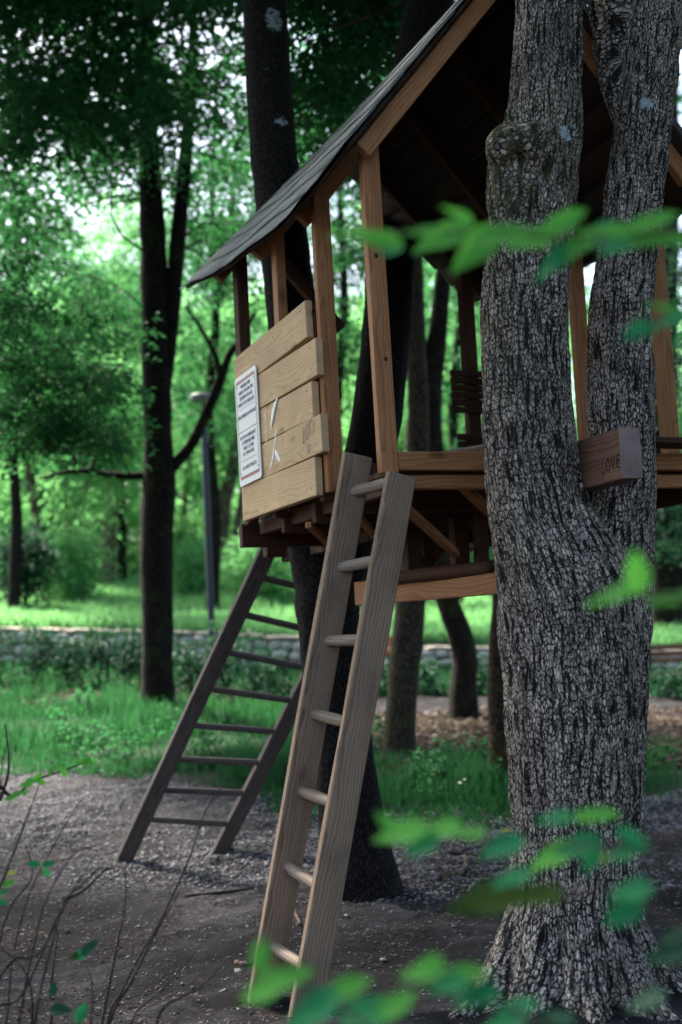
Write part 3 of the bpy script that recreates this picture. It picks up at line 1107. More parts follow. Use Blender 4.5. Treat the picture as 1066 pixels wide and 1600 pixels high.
ladder('wooden_ladder', 'pale grey weathered ladder leaning on the treehouse entrance, in front of the trunk', LS_B, LS_T, RS_B, RS_T, 0.118, 0.040, rg, 0.0225, 'grey', 'rung', tuple(UA))
BL_B, BL_T = at(188, 1357, 8.95), at(438, 818, 7.98)
BR_B, BR_T = at(330, 1357, 9.15), at(588, 852, 8.22)
rg2 = [(stile_frac(BL_B, BL_T, a), stile_frac(BR_B, BR_T, b_)) for a, b_ in ((1280, 1287), (1233, 1240), (1185, 1192), (1132, 1144), (1075, 1096), (1017, 1045), (958, 992), (900, 936))]
ladder('wooden_ladder', 'dark brown ladder leaning under the far corner of the treehouse', BL_B, BL_T, BR_B, BR_T, 0.10, 0.042, rg2, 0.020, 'oldgrey', 'oldgrey', tuple(np.cross(np.cross(BL_T - BL_B, BR_B - BL_B), BL_T - BL_B)))

# ------------------------------------------------------------------ leaves
def leaf_arrays(C, D, N, S, wid=0.55, fold=0.18, rng=RNG):
    """one folded diamond leaf per row: base C, direction D, normal N, length S"""
    D = D / (np.linalg.norm(D, axis=1)[:, None] + 1e-9)
    N = N - D * (N * D).sum(1)[:, None]
    N /= np.linalg.norm(N, axis=1)[:, None] + 1e-9
    X = np.cross(D, N)
    S = S[:, None]
    mid = C + D * S * 0.45
    a = mid + X * S * wid * 0.5 + N * S * fold
    b = mid - X * S * wid * 0.5 + N * S * fold
    tip = C + D * S - N * S * 0.08
    V = np.stack([C, a, tip, b], 1).reshape(-1, 3)
    n = len(C)
    i = np.arange(n)[:, None] * 4
    F = np.concatenate([i + np.array([[0, 1, 2]]), i + np.array([[0, 2, 3]])])
    return V, F


def sprays(blobs, nspray, per, size, seed, rad=(0.35, 0.9), flat=0.16, up=1.0, base=(0, 0, 0)):
    """leaves gathered on flattish twig sprays scattered through ellipsoids; blobs = (centre, radii, weight)"""
    rng = np.random.default_rng(seed)
    wts = np.array([b[2] for b in blobs], float)
    pick = rng.choice(len(blobs), nspray, p=wts / wts.sum())
    cen = np.array([b[0] for b in blobs])[pick]
    rd = np.array([b[1] for b in blobs])[pick]
    d = rng.normal(size=(nspray, 3))
    d /= np.linalg.norm(d, axis=1)[:, None]
    rr = rng.uniform(0.25, 1.0, nspray) ** 0.45
    sc = cen + d * rd * rr[:, None]
    srad = rng.uniform(rad[0], rad[1], nspray)
    tilt = rng.normal(0, 0.28, (nspray, 2))
    n = nspray * per
    k = np.repeat(np.arange(nspray), per)
    ang = rng.uniform(0, 2 * np.pi, n)
    q = np.sqrt(rng.uniform(0, 1, n)) * srad[k]
    # sprays are longer than wide: stretch along a heading
    hd = rng.uniform(0, 2 * np.pi, nspray)[k]
    lx, ly = q * np.cos(ang), q * 0.5 * np.sin(ang)
    x = lx * np.cos(hd) - ly * np.sin(hd)
    y = lx * np.sin(hd) + ly * np.cos(hd)
    z = rng.normal(0, 1, n) * flat * srad[k] + x * tilt[k, 0] + y * tilt[k, 1] - 0.25 * q * q / srad[k]
    C = sc[k] + np.stack([x, y, z], 1) - np.asarray(base)
    D = np.stack([np.cos(ang + hd), np.sin(ang + hd), rng.normal(-0.25, 0.35, n)], 1) + rng.normal(0, 0.45, (n, 3))
    N = np.stack([rng.normal(0, 0.45, n), rng.normal(0, 0.45, n), np.full(n, up)], 1)
    S = size * rng.uniform(0.6, 1.25, n)
    V, F = leaf_arrays(C, D, N, S)
    tone = np.repeat(np.clip(rng.normal(0.5, 0.22, n) + np.repeat(rng.normal(0, 0.18, nspray), per), 0, 1), 4)
    return V, F, tone, sc


def crown(parent, blobs, nspray, per, size, mat, seed, name='crown', **kw):
    V, F, tone, sc = sprays(blobs, nspray, per, size, seed, base=parent.location, **kw)
    o = link(name, np_mesh(name, V, F, {'tone': tone}), M[mat], parent)
    return sc


def pxblob(px, py, Y, rx, rz, ry, wt=1.0):
    k = Y / FPX
    return (at(px, py, Y), np.array([rx * k, ry, rz * k]), wt)


def pxpath(pts, Y):
    P = [at(p[0], p[1], p[3] if len(p) > 3 else Y) for p in pts]
    R = [p[2] * (p[3] if len(p) > 3 else Y) / FPX for p in pts]
    return np.array(P), np.array(R)


def twigs(parent, trunk_pts, targets, mat, seed, count, r0=0.02):
    """thin branches from the trunk out to some of the leaf sprays"""
    rng = np.random.default_rng(seed)
    idx = rng.choice(len(targets), min(count, len(targets)), replace=False)
    for i in idx:
        t = targets[i]
        lower = trunk_pts[trunk_pts[:, 2] < t[2] - 0.1]
        s = lower[np.argmin(np.linalg.norm(lower - t, axis=1))] if len(lower) else trunk_pts[len(trunk_pts) // 2]
        L = np.linalg.norm(t - s)
        m1 = s + (t - s) * 0.35 + rng.normal(0, 0.06 * L, 3) + np.array([0, 0, 0.05 * L])
        m2 = s + (t - s) * 0.7 + rng.normal(0, 0.06 * L, 3) + np.array([0, 0, 0.05 * L])
        r = r0 * (0.6 + 0.25 * L)
        tube('branch', [s, m1, m2, t], [r, r * 0.65, r * 0.4, r * 0.15], M[mat], parent, segs=6, rings=9, caps=False)


# ------------------------------------------------------------------ the big forked tree beside the ladder
def px_tube(pts):
    P, R = pxpath(pts, 5.3)
    return P, R


def build_big_tree():
    root_p = at(902, 1620, 5.25)
    root_p[2] = gz(root_p[0], root_p[1])
    e = empty('forked_tree', root_p, 'large forked trunk with cracked pale bark holding a timber in its fork', 'tree')
    lower = [(908, 1700, 215, 5.22), (905, 1640, 165, 5.24), (902, 1560, 124, 5.25), (900, 1470, 107, 5.25), (902, 1380, 103, 5.25), (903, 1290, 102, 5.25), (900, 1180, 107, 5.25), (899, 1080, 112, 5.26),
             (894, 1000, 116, 5.26), (884, 930, 112, 5.26), (865, 870, 98, 5.26), (846, 815, 82, 5.25), (832, 750, 75, 5.24), (828, 690, 74, 5.22), (822, 600, 71, 5.22), (820, 500, 70, 5.24), (826, 400, 69, 5.27), (836, 300, 69, 5.30),
             (846, 220, 66, 5.33), (854, 130, 59, 5.36), (857, 40, 55, 5.38), (858, -60, 54, 5.40), (862, -140, 53, 5.42)]
    right = [(930, 1080, 70, 5.30), (940, 1000, 76, 5.34), (950, 930, 72, 5.38), (958, 870, 66, 5.42), (966, 810, 58, 5.45), (970, 740, 54, 5.46), (970, 660, 54, 5.46), (968, 560, 53, 5.47), (972, 470, 51, 5.48), (982, 380, 49, 5.5), (993, 290, 48, 5.52),
             (1005, 200, 47, 5.55), (1017, 100, 46, 5.58), (1030, 0, 46, 5.6), (1042, -80, 46, 5.62), (1052, -140, 46, 5.65)]
    small = [(985, 190, 25, 5.58), (962, 130, 27, 5.62), (950, 80, 25, 5.66), (941, 20, 24, 5.7), (934, -40, 23, 5.74), (930, -130, 23, 5.8)]
    knob = [(838, 262, 55, 5.26), (812, 240, 54, 5.17), (794, 232, 40, 5.10), (786, 232, 22, 5.05)]
    collar = [(802, 225, 34, 5.16), (798, 290, 40, 5.17), (804, 360, 42, 5.18), (815, 440, 40, 5.20)]
    sm2 = [(955, 112, 22, 5.66), (968, 60, 19, 5.60), (960, 0, 19, 5.6), (948, -60, 18, 5.6), (944, -120, 17, 5.6)]
    me_all = bmesh.new()
    for pts, seed in ((lower, 1), (right, 2), (small, 3), (knob, 4), (sm2, 5), (collar, 6)):
        P, R = px_tube(pts)
        m = tube_mesh('tmp', P, R, segs=40, rings=len(pts) * 8, noise=0.05, nscale=3.5, seed=seed)
        me_all.from_mesh(m)
        bpy.data.meshes.remove(m)
    # root flare buttresses
    for a in (200, 235, 270, 305, 338, 10, 60, 140):
        r = math.radians(a)
        c = np.array([root_p[0], root_p[1], 0])
        P = [c + np.array([math.cos(r) * 0.16, math.sin(r) * 0.16, 0.38]), c + np.array([math.cos(r) * 0.27, math.sin(r) * 0.27, 0.14]), c + np.array([math.cos(r) * 0.42, math.sin(r) * 0.42, 0.0]), c + np.array([math.cos(r) * 0.70, math.sin(r) * 0.70, -0.07])]
        m = tube_mesh('tmp', P, [0.07, 0.09, 0.075, 0.035], segs=14, rings=16, noise=0.1, nscale=6)
        me_all.from_mesh(m)
        bpy.data.meshes.remove(m)
    me = bpy.data.meshes.new('trunk')
    me_all.to_mesh(me)
    me_all.free()
    tmp = bpy.data.objects.new('tmp', me)
    COL.objects.link(tmp)
    rm = tmp.modifiers.new('r', 'REMESH')
    rm.mode = 'VOXEL'
    rm.voxel_size = 0.011
    sm = tmp.modifiers.new('s', 'SMOOTH')
    sm.factor = 0.5
    sm.iterations = 14
    ss = tmp.modifiers.new('ss', 'SUBSURF')
    ss.levels = 1
    ss.render_levels = 1
    ss.subdivision_type = 'SIMPLE'
    bpy.context.view_layer.update()
    ev = tmp.evaluated_get(bpy.context.evaluated_depsgraph_get())
    out = bpy.data.meshes.new_from_object(ev)
    bpy.data.objects.remove(tmp)
    n = len(out.vertices)
    co = np.empty(n * 3, np.float32)
    out.vertices.foreach_get('co', co)
    co = co.reshape(-1, 3).astype(float)
    no = np.empty(n * 3, np.float32)
    out.vertex_normals.foreach_get('vector', no)
    no = no.reshape(-1, 3)
    # bark runs along each stem: unroll the surface round the nearer axis
    PL_, RL_ = px_tube(lower)
    PR_, RR_ = px_tube(right)
    z = co[:, 2]

    def unroll(P, R):
        o = np.argsort(P[:, 2])
        cx, cy, rr = (np.interp(z, P[o, 2], q[o]) for q in (P[:, 0], P[:, 1], R))
        dx, dy = co[:, 0] - cx, co[:, 1] - cy
        return np.arctan2(dx, -dy), np.hypot(dx, dy) / rr, rr
    thL, dL, rL = unroll(PL_, RL_)
    thR, dR, rR = unroll(PR_, RR_)
    onR = (dR < dL) & (z > 1.62)
    wob = 0.012 * vnoise(co, 5, 41) + 0.006 * vnoise(co, 13, 42)
    ua = np.where(onR, thR * 0.13 + 3.0, thL * (0.15 + 0.10 * (1 - smooth01(z, 1.3, 2.1)))) + wob
    Q = np.stack([ua, z + 0.012 * vnoise(co, 11, 43), np.where(onR, 5.0, 0.0)], 1)
    kn = at(800, 235, 5.14)
    dk = np.linalg.norm((co - kn) * np.array([1, 0.7, 1]), axis=1)
    soft = 1 - 0.65 * np.exp(-(dk / 0.13) ** 2)
    fis = vnoise(Q * np.array([1, 0.10, 1]), 46, 51) * 0.6 + vnoise(Q * np.array([1, 0.2, 1]), 95, 52) * 0.4
    disp = -0.012 * smooth01(-fis, 0.05, 0.5) * soft + 0.006 * vnoise(co, 9, 31) + 0.0025 * vnoise(co, 60, 32)
    # sunken scar under the branch collar
    sc_ = at(815, 262, 5.12)
    disp -= 0.035 * np.exp(-((np.abs(co[:, 0] - sc_[0]) / 0.07) ** 2 + (np.abs(co[:, 2] - sc_[2]) / 0.04) ** 2)) * (co[:, 1] < 5.25)
    co2 = co + no * disp[:, None] - root_p
    out.vertices.foreach_set('co', co2.astype(np.float32).ravel())
    hz = co[:, 2]
    moss = np.exp(-(dk / 0.30) ** 2) * 1.0 * (co[:, 2] > kn[2] - 0.5) + 0.35 * np.exp(-((co[:, 0] - 0.62) / 0.10) ** 2) * smooth01(hz, 1.9, 2.4) * (1 - smooth01(hz, 3.4, 3.6)) + 0.25 * np.exp(-((hz - 1.7) / 0.25) ** 2) * (co[:, 0] < 0.72)  # moss round the knob; remaining terms darken the left side of stem and trunk
    lich = np.zeros(n)
    for px, py, Y, r, s in ((883, 208, 5.2, 0.045, 1.0), (905, 95, 5.3, 0.03, 0.8), (1010, 163, 5.45, 0.04, 1.0), (880, 250, 5.2, 0.03, 0.7), (920, 830, 5.1, 0.03, 0.7)):
        c = at(px, py, Y)
        lich += s * np.exp(-(np.linalg.norm(co - c, axis=1) / (r * 1.25)) ** 2)
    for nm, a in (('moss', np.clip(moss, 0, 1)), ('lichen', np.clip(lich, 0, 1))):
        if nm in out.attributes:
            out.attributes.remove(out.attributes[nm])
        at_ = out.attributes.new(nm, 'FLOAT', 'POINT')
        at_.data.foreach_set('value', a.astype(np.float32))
    bco = out.attributes.new('bco', 'FLOAT_VECTOR', 'POINT')
    bco.data.foreach_set('vector', Q.astype(np.float32).ravel())
    out.materials.clear()
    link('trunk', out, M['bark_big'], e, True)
    # the stems go on above the picture
    for pts in ([(861, -125, 52, 5.42), (866, -400, 46, 5.6), (850, -800, 34, 5.8), (860, -1300, 16, 6.0)], [(1050, -125, 45, 5.65), (1085, -400, 38, 5.8), (1150, -800, 28, 6.0), (1180, -1300, 12, 6.2)],
                [(930, -120, 22, 5.8), (920, -400, 18, 6.1), (890, -700, 12, 6.4)]):
        P, R = px_tube(pts)
        tube('branch', P, R, M['bark_mid'], e, segs=14, rings=20, noise=0.06, caps=False)
    crown(e, [((1.5, 5.0, 7.4), (4.0, 3.6, 1.2), 1.0), ((-1.8, 3.2, 8.0), (4.2, 3.2, 1.1), 1.0), ((4.8, 6.5, 6.0), (2.6, 4.0, 2.4), 0.9), ((6.0, 2.5, 4.5), (2.0, 3.0, 2.5), 0.6)], 620, 50, 0.20, 'leaf', 101, rad=(0.6, 1.2))  # unseen dense canopy, added overhead and to the right to block sky light
    return e


build_big_tree()


def lichen_at(points):
    def fn(V, base=None):
        a = np.zeros(len(V))
        for c, r, s in points:
            a += s * np.exp(-(np.linalg.norm((V - c) / r, axis=1)) ** 2)
        return {'lichen': np.clip(a, 0, 1), 'rot': np.zeros(len(V))}
    return fn


def tree(name, label, cat, stems, Y, mat, group=None, segs=16, lich=(), rot=None, noise=0.09, ns=4.0):
    P0, _ = pxpath(stems[0], Y)
    b = P0[0].copy()
    b[2] = gz(b[0], b[1]) - 0.02
    e = empty(name, b, label, cat, group)
    allp = []
    for i, st in enumerate(stems):
        P, R = pxpath(st, Y)
        if i == 0:
            P[0][2] = min(P[0][2], b[2] - 0.08)
        pts = [(at(x, y, yy) - b, np.array(rr), s) for x, y, yy, rr, s in lich]
        base_fn = lichen_at(pts)
        def fn(V, base_fn=base_fn):
            d = base_fn(V)
            if rot:
                d['rot'] = rot * np.exp(-(V[:, 2] / 0.20) ** 2) * 0.7
            return d
        o = tube('trunk' if i == 0 else 'stem', P, R, M[mat], e, segs=segs, rings=len(st) * 7, noise=noise, nscale=ns, seed=i, attr_fn=fn, caps=False)
        allp.append(P)
    return e, np.concatenate(allp)


# trunk that forks under the platform and carries its back edge
mid, midp = tree('forked_tree', 'dark forked trunk standing behind the ladder and rising past the treehouse roof', 'tree',
                 [[(562, 1440, 92, 7.66), (560, 1405, 72, 7.66), (556, 1340, 58, 7.66), (545, 1250, 50, 7.66), (532, 1150, 47, 7.66), (520, 1040, 47, 7.66), (510, 940, 50, 7.66), (498, 860, 48, 7.67), (482, 760, 43, 7.68), (470, 640, 41, 7.72), (458, 500, 40, 7.8), (444, 380, 40, 7.9), (432, 280, 39, 8.0), (424, 180, 38, 8.1), (417, 80, 37, 8.2), (412, -20, 36, 8.3), (405, -200, 33, 8.4), (398, -500, 26, 8.6), (390, -900, 12, 8.8)],
                  [(512, 960, 40, 7.68), (530, 880, 42, 7.72), (556, 800, 41, 7.75), (580, 700, 40, 7.82), (596, 600, 40, 7.9), (606, 500, 40, 8.0), (612, 400, 39, 8.1), (622, 300, 39, 8.2), (636, 190, 40, 8.35), (655, 90, 40, 8.5), (674, -10, 40, 8.6), (700, -200, 36, 8.8), (720, -500, 25, 9.0)]],
                 7.7, 'bark_mid', segs=44, lich=[(428, 30, 8.1, (0.07, 0.16, 0.12), 1.4), (438, 190, 7.95, (0.06, 0.14, 0.06), 1.4), (415, 105, 8.0, (0.04, 0.12, 0.04), 0.9), (425, 70, 8.0, (0.04, 0.12, 0.05), 0.8), (668, 30, 8.4, (0.2, 0.2, 0.2), 0.55), (610, 350, 8.0, (0.15, 0.2, 0.12), 0.5), (400, 330, 7.8, (0.03, 0.1, 0.12), 0.7)])
sc = crown(mid, [pxblob(540, 60, 10.5, 110, 70, 1.2), pxblob(610, -150, 9.5, 200, 130, 1.8, 1.5), pxblob(380, -160, 9.5, 240, 120, 1.6, 1.4), pxblob(520, 190, 12, 70, 60, 1.0, 0.5), pxblob(820, -500, 8, 330, 150, 1.6, 1.0)], 250, 95, 0.080, 'leaf', 7, rad=(0.3, 0.75))
twigs(mid, midp, sc, 'bark_dark', 3, 12, 0.012)
crown(mid, [((-1.0, 9.0, 8.2), (3.8, 2.8, 1.2), 1.0), ((2.2, 9.5, 8.2), (3.4, 2.8, 1.2), 0.9), ((0.5, 12.5, 9.6), (5.0, 2.4, 1.2), 0.8)], 420, 50, 0.18, 'leaf', 71, rad=(0.6, 1.1))  # unseen upper canopy, put in to darken the treehouse and ground below

left, leftp = tree('tall_tree', 'tall dark mossy trunk in the grass to the left of the ladders', 'tree',
                   [[(249, 1140, 34), (248, 1108, 28), (246, 1040, 25), (246, 960, 24), (244, 880, 26), (247, 800, 27), (250, 755, 26), (247, 680, 23), (245, 600, 23), (243, 500, 23), (240, 400, 21), (236, 300, 19), (232, 200, 16), (229, 100, 14), (226, 0, 13), (223, -120, 11), (220, -320, 7)],
                    [(250, 640, 12), (262, 560, 12), (270, 470, 13), (277, 390, 13), (285, 300, 12), (292, 220, 10), (298, 130, 8), (302, 20, 6), (305, -80, 4)],
                    [(252, 752, 10), (272, 728, 9), (302, 690, 8.5), (325, 640, 8.5), (342, 600, 8), (358, 556, 6), (372, 535, 4.5), (398, 490, 3)],
                    [(236, 742, 7), (205, 744, 6), (170, 741, 5), (138, 736, 5), (108, 737, 3.5), (60, 748, 2)],
                    [(140, 737, 4.5), (150, 712, 3), (152, 670, 2.5), (158, 620, 2)],
                    [(344, 596, 5), (338, 560, 4), (312, 510, 3), (290, 480, 2)],
                    [(120, 736, 4), (112, 700, 3), (95, 670, 2)]],
                   15.0, 'bark_dark', segs=24, lich=[(233, 130, 15, (0.06, 0.2, 0.5), 0.45), (244, 940, 14.9, (0.08, 0.2, 0.35), 0.35)])
sc = crown(left, [pxblob(70, 70, 12.5, 150, 80, 1.8, 1.3), pxblob(250, 50, 13.5, 150, 80, 1.8, 1.2), pxblob(150, 145, 13, 110, 40, 1.2, 0.6), pxblob(30, 190, 12, 60, 50, 1.0, 0.4), pxblob(20, 330, 16, 60, 60, 1.2, 0.35), pxblob(160, 260, 16.5, 70, 50, 1.2, 0.3), pxblob(320, 330, 16.5, 70, 120, 1.2, 0.45), pxblob(250, 200, 14.5, 80, 70, 1.2, 0.5), pxblob(400, 180, 16.5, 90, 120, 1.4, 0.5),
                 pxblob(90, -170, 12.5, 260, 130, 2.2, 1.6), pxblob(400, -140, 13.5, 200, 130, 2.0, 1.2)], 410, 95, 0.092, 'leaf', 8, rad=(0.3, 0.8))
twigs(left, leftp, sc, 'bark_dark', 4, 22, 0.013)
crown(left, [((-4.4, 10.5, 8.8), (3.0, 3.6, 1.6), 1.0), ((-6.2, 6.0, 6.5), (2.2, 4.2, 3.0), 1.0), ((-3.0, 15.0, 10.5), (4.0, 3.0, 1.3), 0.8), ((-6.8, 12.0, 6.0), (1.8, 3.5, 3.0), 0.7)], 480, 50, 0.18, 'leaf', 81, rad=(0.6, 1.1))  # unseen canopy above and along the left, added to shut out sky light
sc = crown(left, [pxblob(15, 520, 13, 90, 45, 1.2, 0.7), pxblob(95, 590, 13.5, 110, 35, 1.2, 0.7), pxblob(20, 655, 13.5, 100, 30, 1.0, 0.5), pxblob(150, 510, 14, 60, 25, 0.9, 0.25), pxblob(130, 680, 14, 80, 22, 0.9, 0.3), pxblob(0, 430, 13, 80, 40, 1.2, 0.35), pxblob(330, 400, 17, 60, 80, 1.0, 0.2)], 165, 80, 0.075, 'leaf', 9, rad=(0.22, 0.55), flat=0.12)
twigs(left, leftp, sc, 'bark_dark', 5, 12, 0.012)

lean1, p_ = tree('leaning_tree', 'mossy leaning trunk below the platform, just right of the near ladder', 'tree',
                 [[(622, 1185, 30), (624, 1150, 25), (629, 1080, 24), (636, 1010, 24), (641, 950, 23), (647, 860, 21), (652, 760, 19), (654, 640, 17), (650, 520, 15), (648, 420, 13), (640, 250, 10), (630, 0, 6)]], 12.2, 'bark_moss', segs=20)
crown(lean1, [pxblob(640, -20, 12.5, 170, 120, 1.6)], 18, 80, 0.085, 'leaf', 12, rad=(0.3, 0.8))
lean2, p_ = tree('leaning_tree', 'curved trunk at the hedge under the platform, forking behind the treehouse', 'tree',
                 [[(722, 1100, 27), (724, 1070, 21), (727, 1030, 20), (718, 990, 19), (703, 950, 18), (692, 900, 18), (684, 800, 18), (676, 700, 18), (672, 620, 19), (682, 540, 15), (690, 460, 13), (698, 380, 12), (712, 200, 9), (725, 0, 6)],
                  [(671, 630, 15), (660, 570, 13), (650, 500, 12), (645, 420, 11), (640, 300, 9), (630, 120, 6)]], 14.6, 'bark_dark', segs=20)
sc = crown(lean2, [pxblob(690, 330, 16, 60, 70, 1.2, 1.0), pxblob(740, 450, 17, 50, 80, 1.0, 0.7), pxblob(700, 50, 15, 150, 120, 1.5, 1.0)], 26, 80, 0.085, 'leaf', 13, rad=(0.3, 0.7))
twigs(lean2, p_, sc, 'bark_dark', 6, 8, 0.012)
stump, p_ = tree('slim_tree', 'slim brown trunk with an orange rotten foot beside the big trunk', 'tree',
                 [[(787, 1232, 26), (785, 1200, 21), (782, 1140, 19), (780, 1080, 18), (781, 1020, 17), (786, 940, 17), (792, 800, 16), (800, 600, 15), (810, 350, 12), (820, 0, 8)]], 10.7, 'bark_rot', segs=20, rot=1.0)
crown(stump, [pxblob(820, -150, 10.8, 140, 110, 1.4)], 12, 80, 0.085, 'leaf', 14, rad=(0.3, 0.7))
rt, p_ = tree('dark_tree', 'thick dark trunk behind the bench at the right edge', 'tree',
              [[(1046, 1030, 28), (1044, 990, 25), (1040, 900, 23), (1036, 800, 22), (1034, 700, 21), (1040, 500, 19), (1046, 200, 15), (1050, -100, 8)], [(1040, 960, 16), (1062, 880, 15), (1078, 800, 14), (1090, 600, 12), (1100, 300, 8)]], 22.5, 'bark_dark', segs=18)
sc = crown(rt, [pxblob(1060, 800, 21.5, 60, 60, 1.5, 0.8), pxblob(1070, 480, 22, 90, 130, 2.0), pxblob(1060, 120, 22, 130, 160, 2.0), pxblob(900, 200, 23, 200, 150, 2.0)], 90, 80, 0.11, 'leaf_dark', 15, rad=(0.4, 1.0))

# slender trees on the bank beyond the wall
FAR = [('pale brown trunk standing first of a close pair beyond the wall', 'bark_far', 33, [[(171, 925, 14), (170, 880, 12), (172, 830, 10), (178, 760, 10), (182, 680, 8), (186, 560, 6)]], (180, 520, 110, 120)),
       ('thin dark trunk standing second of a close pair beyond the wall', 'bark_dark', 33.5, [[(192, 928, 9), (191, 860, 8), (190, 780, 8), (187, 690, 7), (183, 560, 5), (178, 420, 4)]], (190, 400, 110, 110)),
       ('pale forked trunk on the bank just right of the lamp post', 'bark_far', 31, [[(352, 950, 14), (346, 900, 12), (345, 840, 12), (352, 780, 11), (366, 720, 9), (375, 620, 7)], [(350, 915, 8), (366, 850, 7), (378, 780, 6), (386, 700, 5)]], (385, 560, 110, 130)),
       ('reddish leaning trunk on the bank near the left edge', 'bark_far', 29, [[(80, 940, 9), (72, 890, 8), (60, 830, 7), (50, 770, 7), (44, 700, 6), (40, 600, 5)]], (50, 560, 110, 120)),
       ('slim forked trunk leaning towards the tall dark tree beyond the wall', 'bark_far', 30, [[(104, 945, 8), (104, 900, 7), (106, 850, 6), (112, 810, 6), (130, 770, 5), (150, 735, 4), (170, 715, 3)], [(106, 830, 5), (104, 780, 4), (104, 740, 3)]], (140, 640, 80, 80)),
       ('thin pale trunk between the tall dark tree and the lamp post', 'bark_far', 36, [[(281, 880, 6), (284, 830, 5), (290, 780, 5), (296, 720, 4), (302, 640, 3)]], (300, 560, 70, 100)),
       ('slender trunk seen through the treehouse opening, left of the curved one', 'bark_far', 34, [[(628, 950, 9), (632, 850, 8), (640, 700, 8), (652, 560, 8), (660, 420, 6), (664, 300, 4)]], (660, 360, 120, 120))]
for i, (lb, mt, Y, stems, cb) in enumerate(FAR):
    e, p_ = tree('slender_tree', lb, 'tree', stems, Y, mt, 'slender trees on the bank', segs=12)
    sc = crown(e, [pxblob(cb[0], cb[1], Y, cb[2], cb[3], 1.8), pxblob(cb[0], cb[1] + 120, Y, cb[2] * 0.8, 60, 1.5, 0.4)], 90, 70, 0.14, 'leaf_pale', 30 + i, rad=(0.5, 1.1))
    twigs(e, p_, sc, mt, 40 + i, 5, 0.014)

# broad trees in the middle distance whose crowns fill the upper left and the openings
MIDT = [('leafy tree beyond the wall filling the view left of the tall dark trunk', 24, 20, [(60, 470, 120, 140, 2.0, 1.0), (60, 620, 110, 60, 1.6, 0.3)]),
        ('leafy tree beyond the wall between the tall dark trunk and the roof eave', 25, 330, [(335, 430, 100, 190, 2.0, 1.0), (310, 620, 80, 80, 1.6, 0.3), (420, 240, 100, 130, 1.8, 0.6)]),
        ('leafy tree seen above and under the roof eave behind the lichened trunk', 23, 530, [(525, 280, 90, 170, 1.8, 1.0), (545, 470, 70, 150, 1.5, 0.6), (560, 90, 110, 110, 1.6, 0.8)]),
        ('leafy tree filling the opening between corner post and big trunk', 26, 712, [(700, 480, 90, 150, 1.8, 1.0), (700, 660, 90, 80, 1.5, 0.4), (905, 430, 70, 110, 1.5, 0.5), (720, 300, 90, 90, 1.5, 0.4)])]
for i, (lb, Y, bx, bl) in enumerate(MIDT):
    e, p_ = tree('broad_tree', lb, 'tree', [[(bx, 945, 11), (bx + 6, 800, 9), (bx - 4, 650, 8), (bx + 8, 480, 7), (bx + 2, 300, 5), (bx + 10, 120, 3)]], Y, 'bark_dark', 'broad trees beyond the wall', segs=12)
    sc = crown(e, [pxblob(x, y, Y, rx, rz, ry, w) for x, y, rx, rz, ry, w in bl], 120, 80, 0.115, 'leaf', 150 + i, rad=(0.4, 1.0), flat=0.13)
    twigs(e, p_, sc, 'bark_dark', 160 + i, 14, 0.014)

# the wood behind: many alike trees that close the view
rng = np.random.default_rng(77)
WOOD = [(-0.26, 41, 5.0), (-0.17, 46, 5.0), (-0.10, 43, 4.5), (-0.03, 48, 5.0), (0.04, 42, 4.6), (0.10, 47, 5.0), (0.18, 43, 4.8), (0.26, 45, 5.0), (-0.22, 58, 7.0), (-0.13, 62, 7.5), (-0.05, 60, 7.0), (0.03, 63, 7.0), (0.12, 60, 7.0), (0.21, 62, 7.5), (-0.29, 64, 8), (0.3, 64, 8), (-0.235, 37, 4.6), (-0.19, 52, 6.6), (-0.08, 52, 6.0), (0.0, 54, 6.0), (0.07, 53, 6.0)]
for i, (ax_, Y, hc) in enumerate(WOOD):
    x = ax_ * Y
    z = gz(x, Y)
    e = empty('woodland_tree', (x, Y, z), 'leafy green tree in the distant wood that closes the view', 'tree', 'trees of the distant wood')
    lean = rng.normal(0, 0.5, 2)
    P = np.array([(x, Y, z - 0.2), (x + lean[0] * 0.3, Y, z + hc * 0.5), (x + lean[0], Y + lean[1], z + hc * 1.1), (x + lean[0] * 1.3, Y + lean[1], z + hc * 1.9)])
    tube('trunk', P, [0.22, 0.17, 0.12, 0.04], M['bark_far'], e, segs=10, rings=12, noise=0.08, caps=False)
    tall = hc * (1.15 if i < 8 else 1.05)
    blobs = [((x, Y, z + tall), (3.0, 2.0, hc * 0.62), 1.0), ((x + 1.2, Y - 1, z + hc * 0.45), (2.6, 1.6, hc * 0.4), 0.55)]
    nsp = 190 if i < 8 else 200
    if abs(ax_) > 0.25:       # the outermost ones spread wide boughs to the side
        sg = math.copysign(1, ax_)
        for off in (5.0, 10.0, 15.0):
            xo = x + sg * off
            blobs.append(((xo, Y, gz(xo, Y) + hc * 0.8), (3.4, 2.0, hc * 0.75), 1.0))
        nsp = 520
    crown(e, blobs, nsp, 62, 0.20 if i < 8 else 0.24, 'leaf_pale', 200 + i, rad=(0.6, 1.3), flat=0.2)

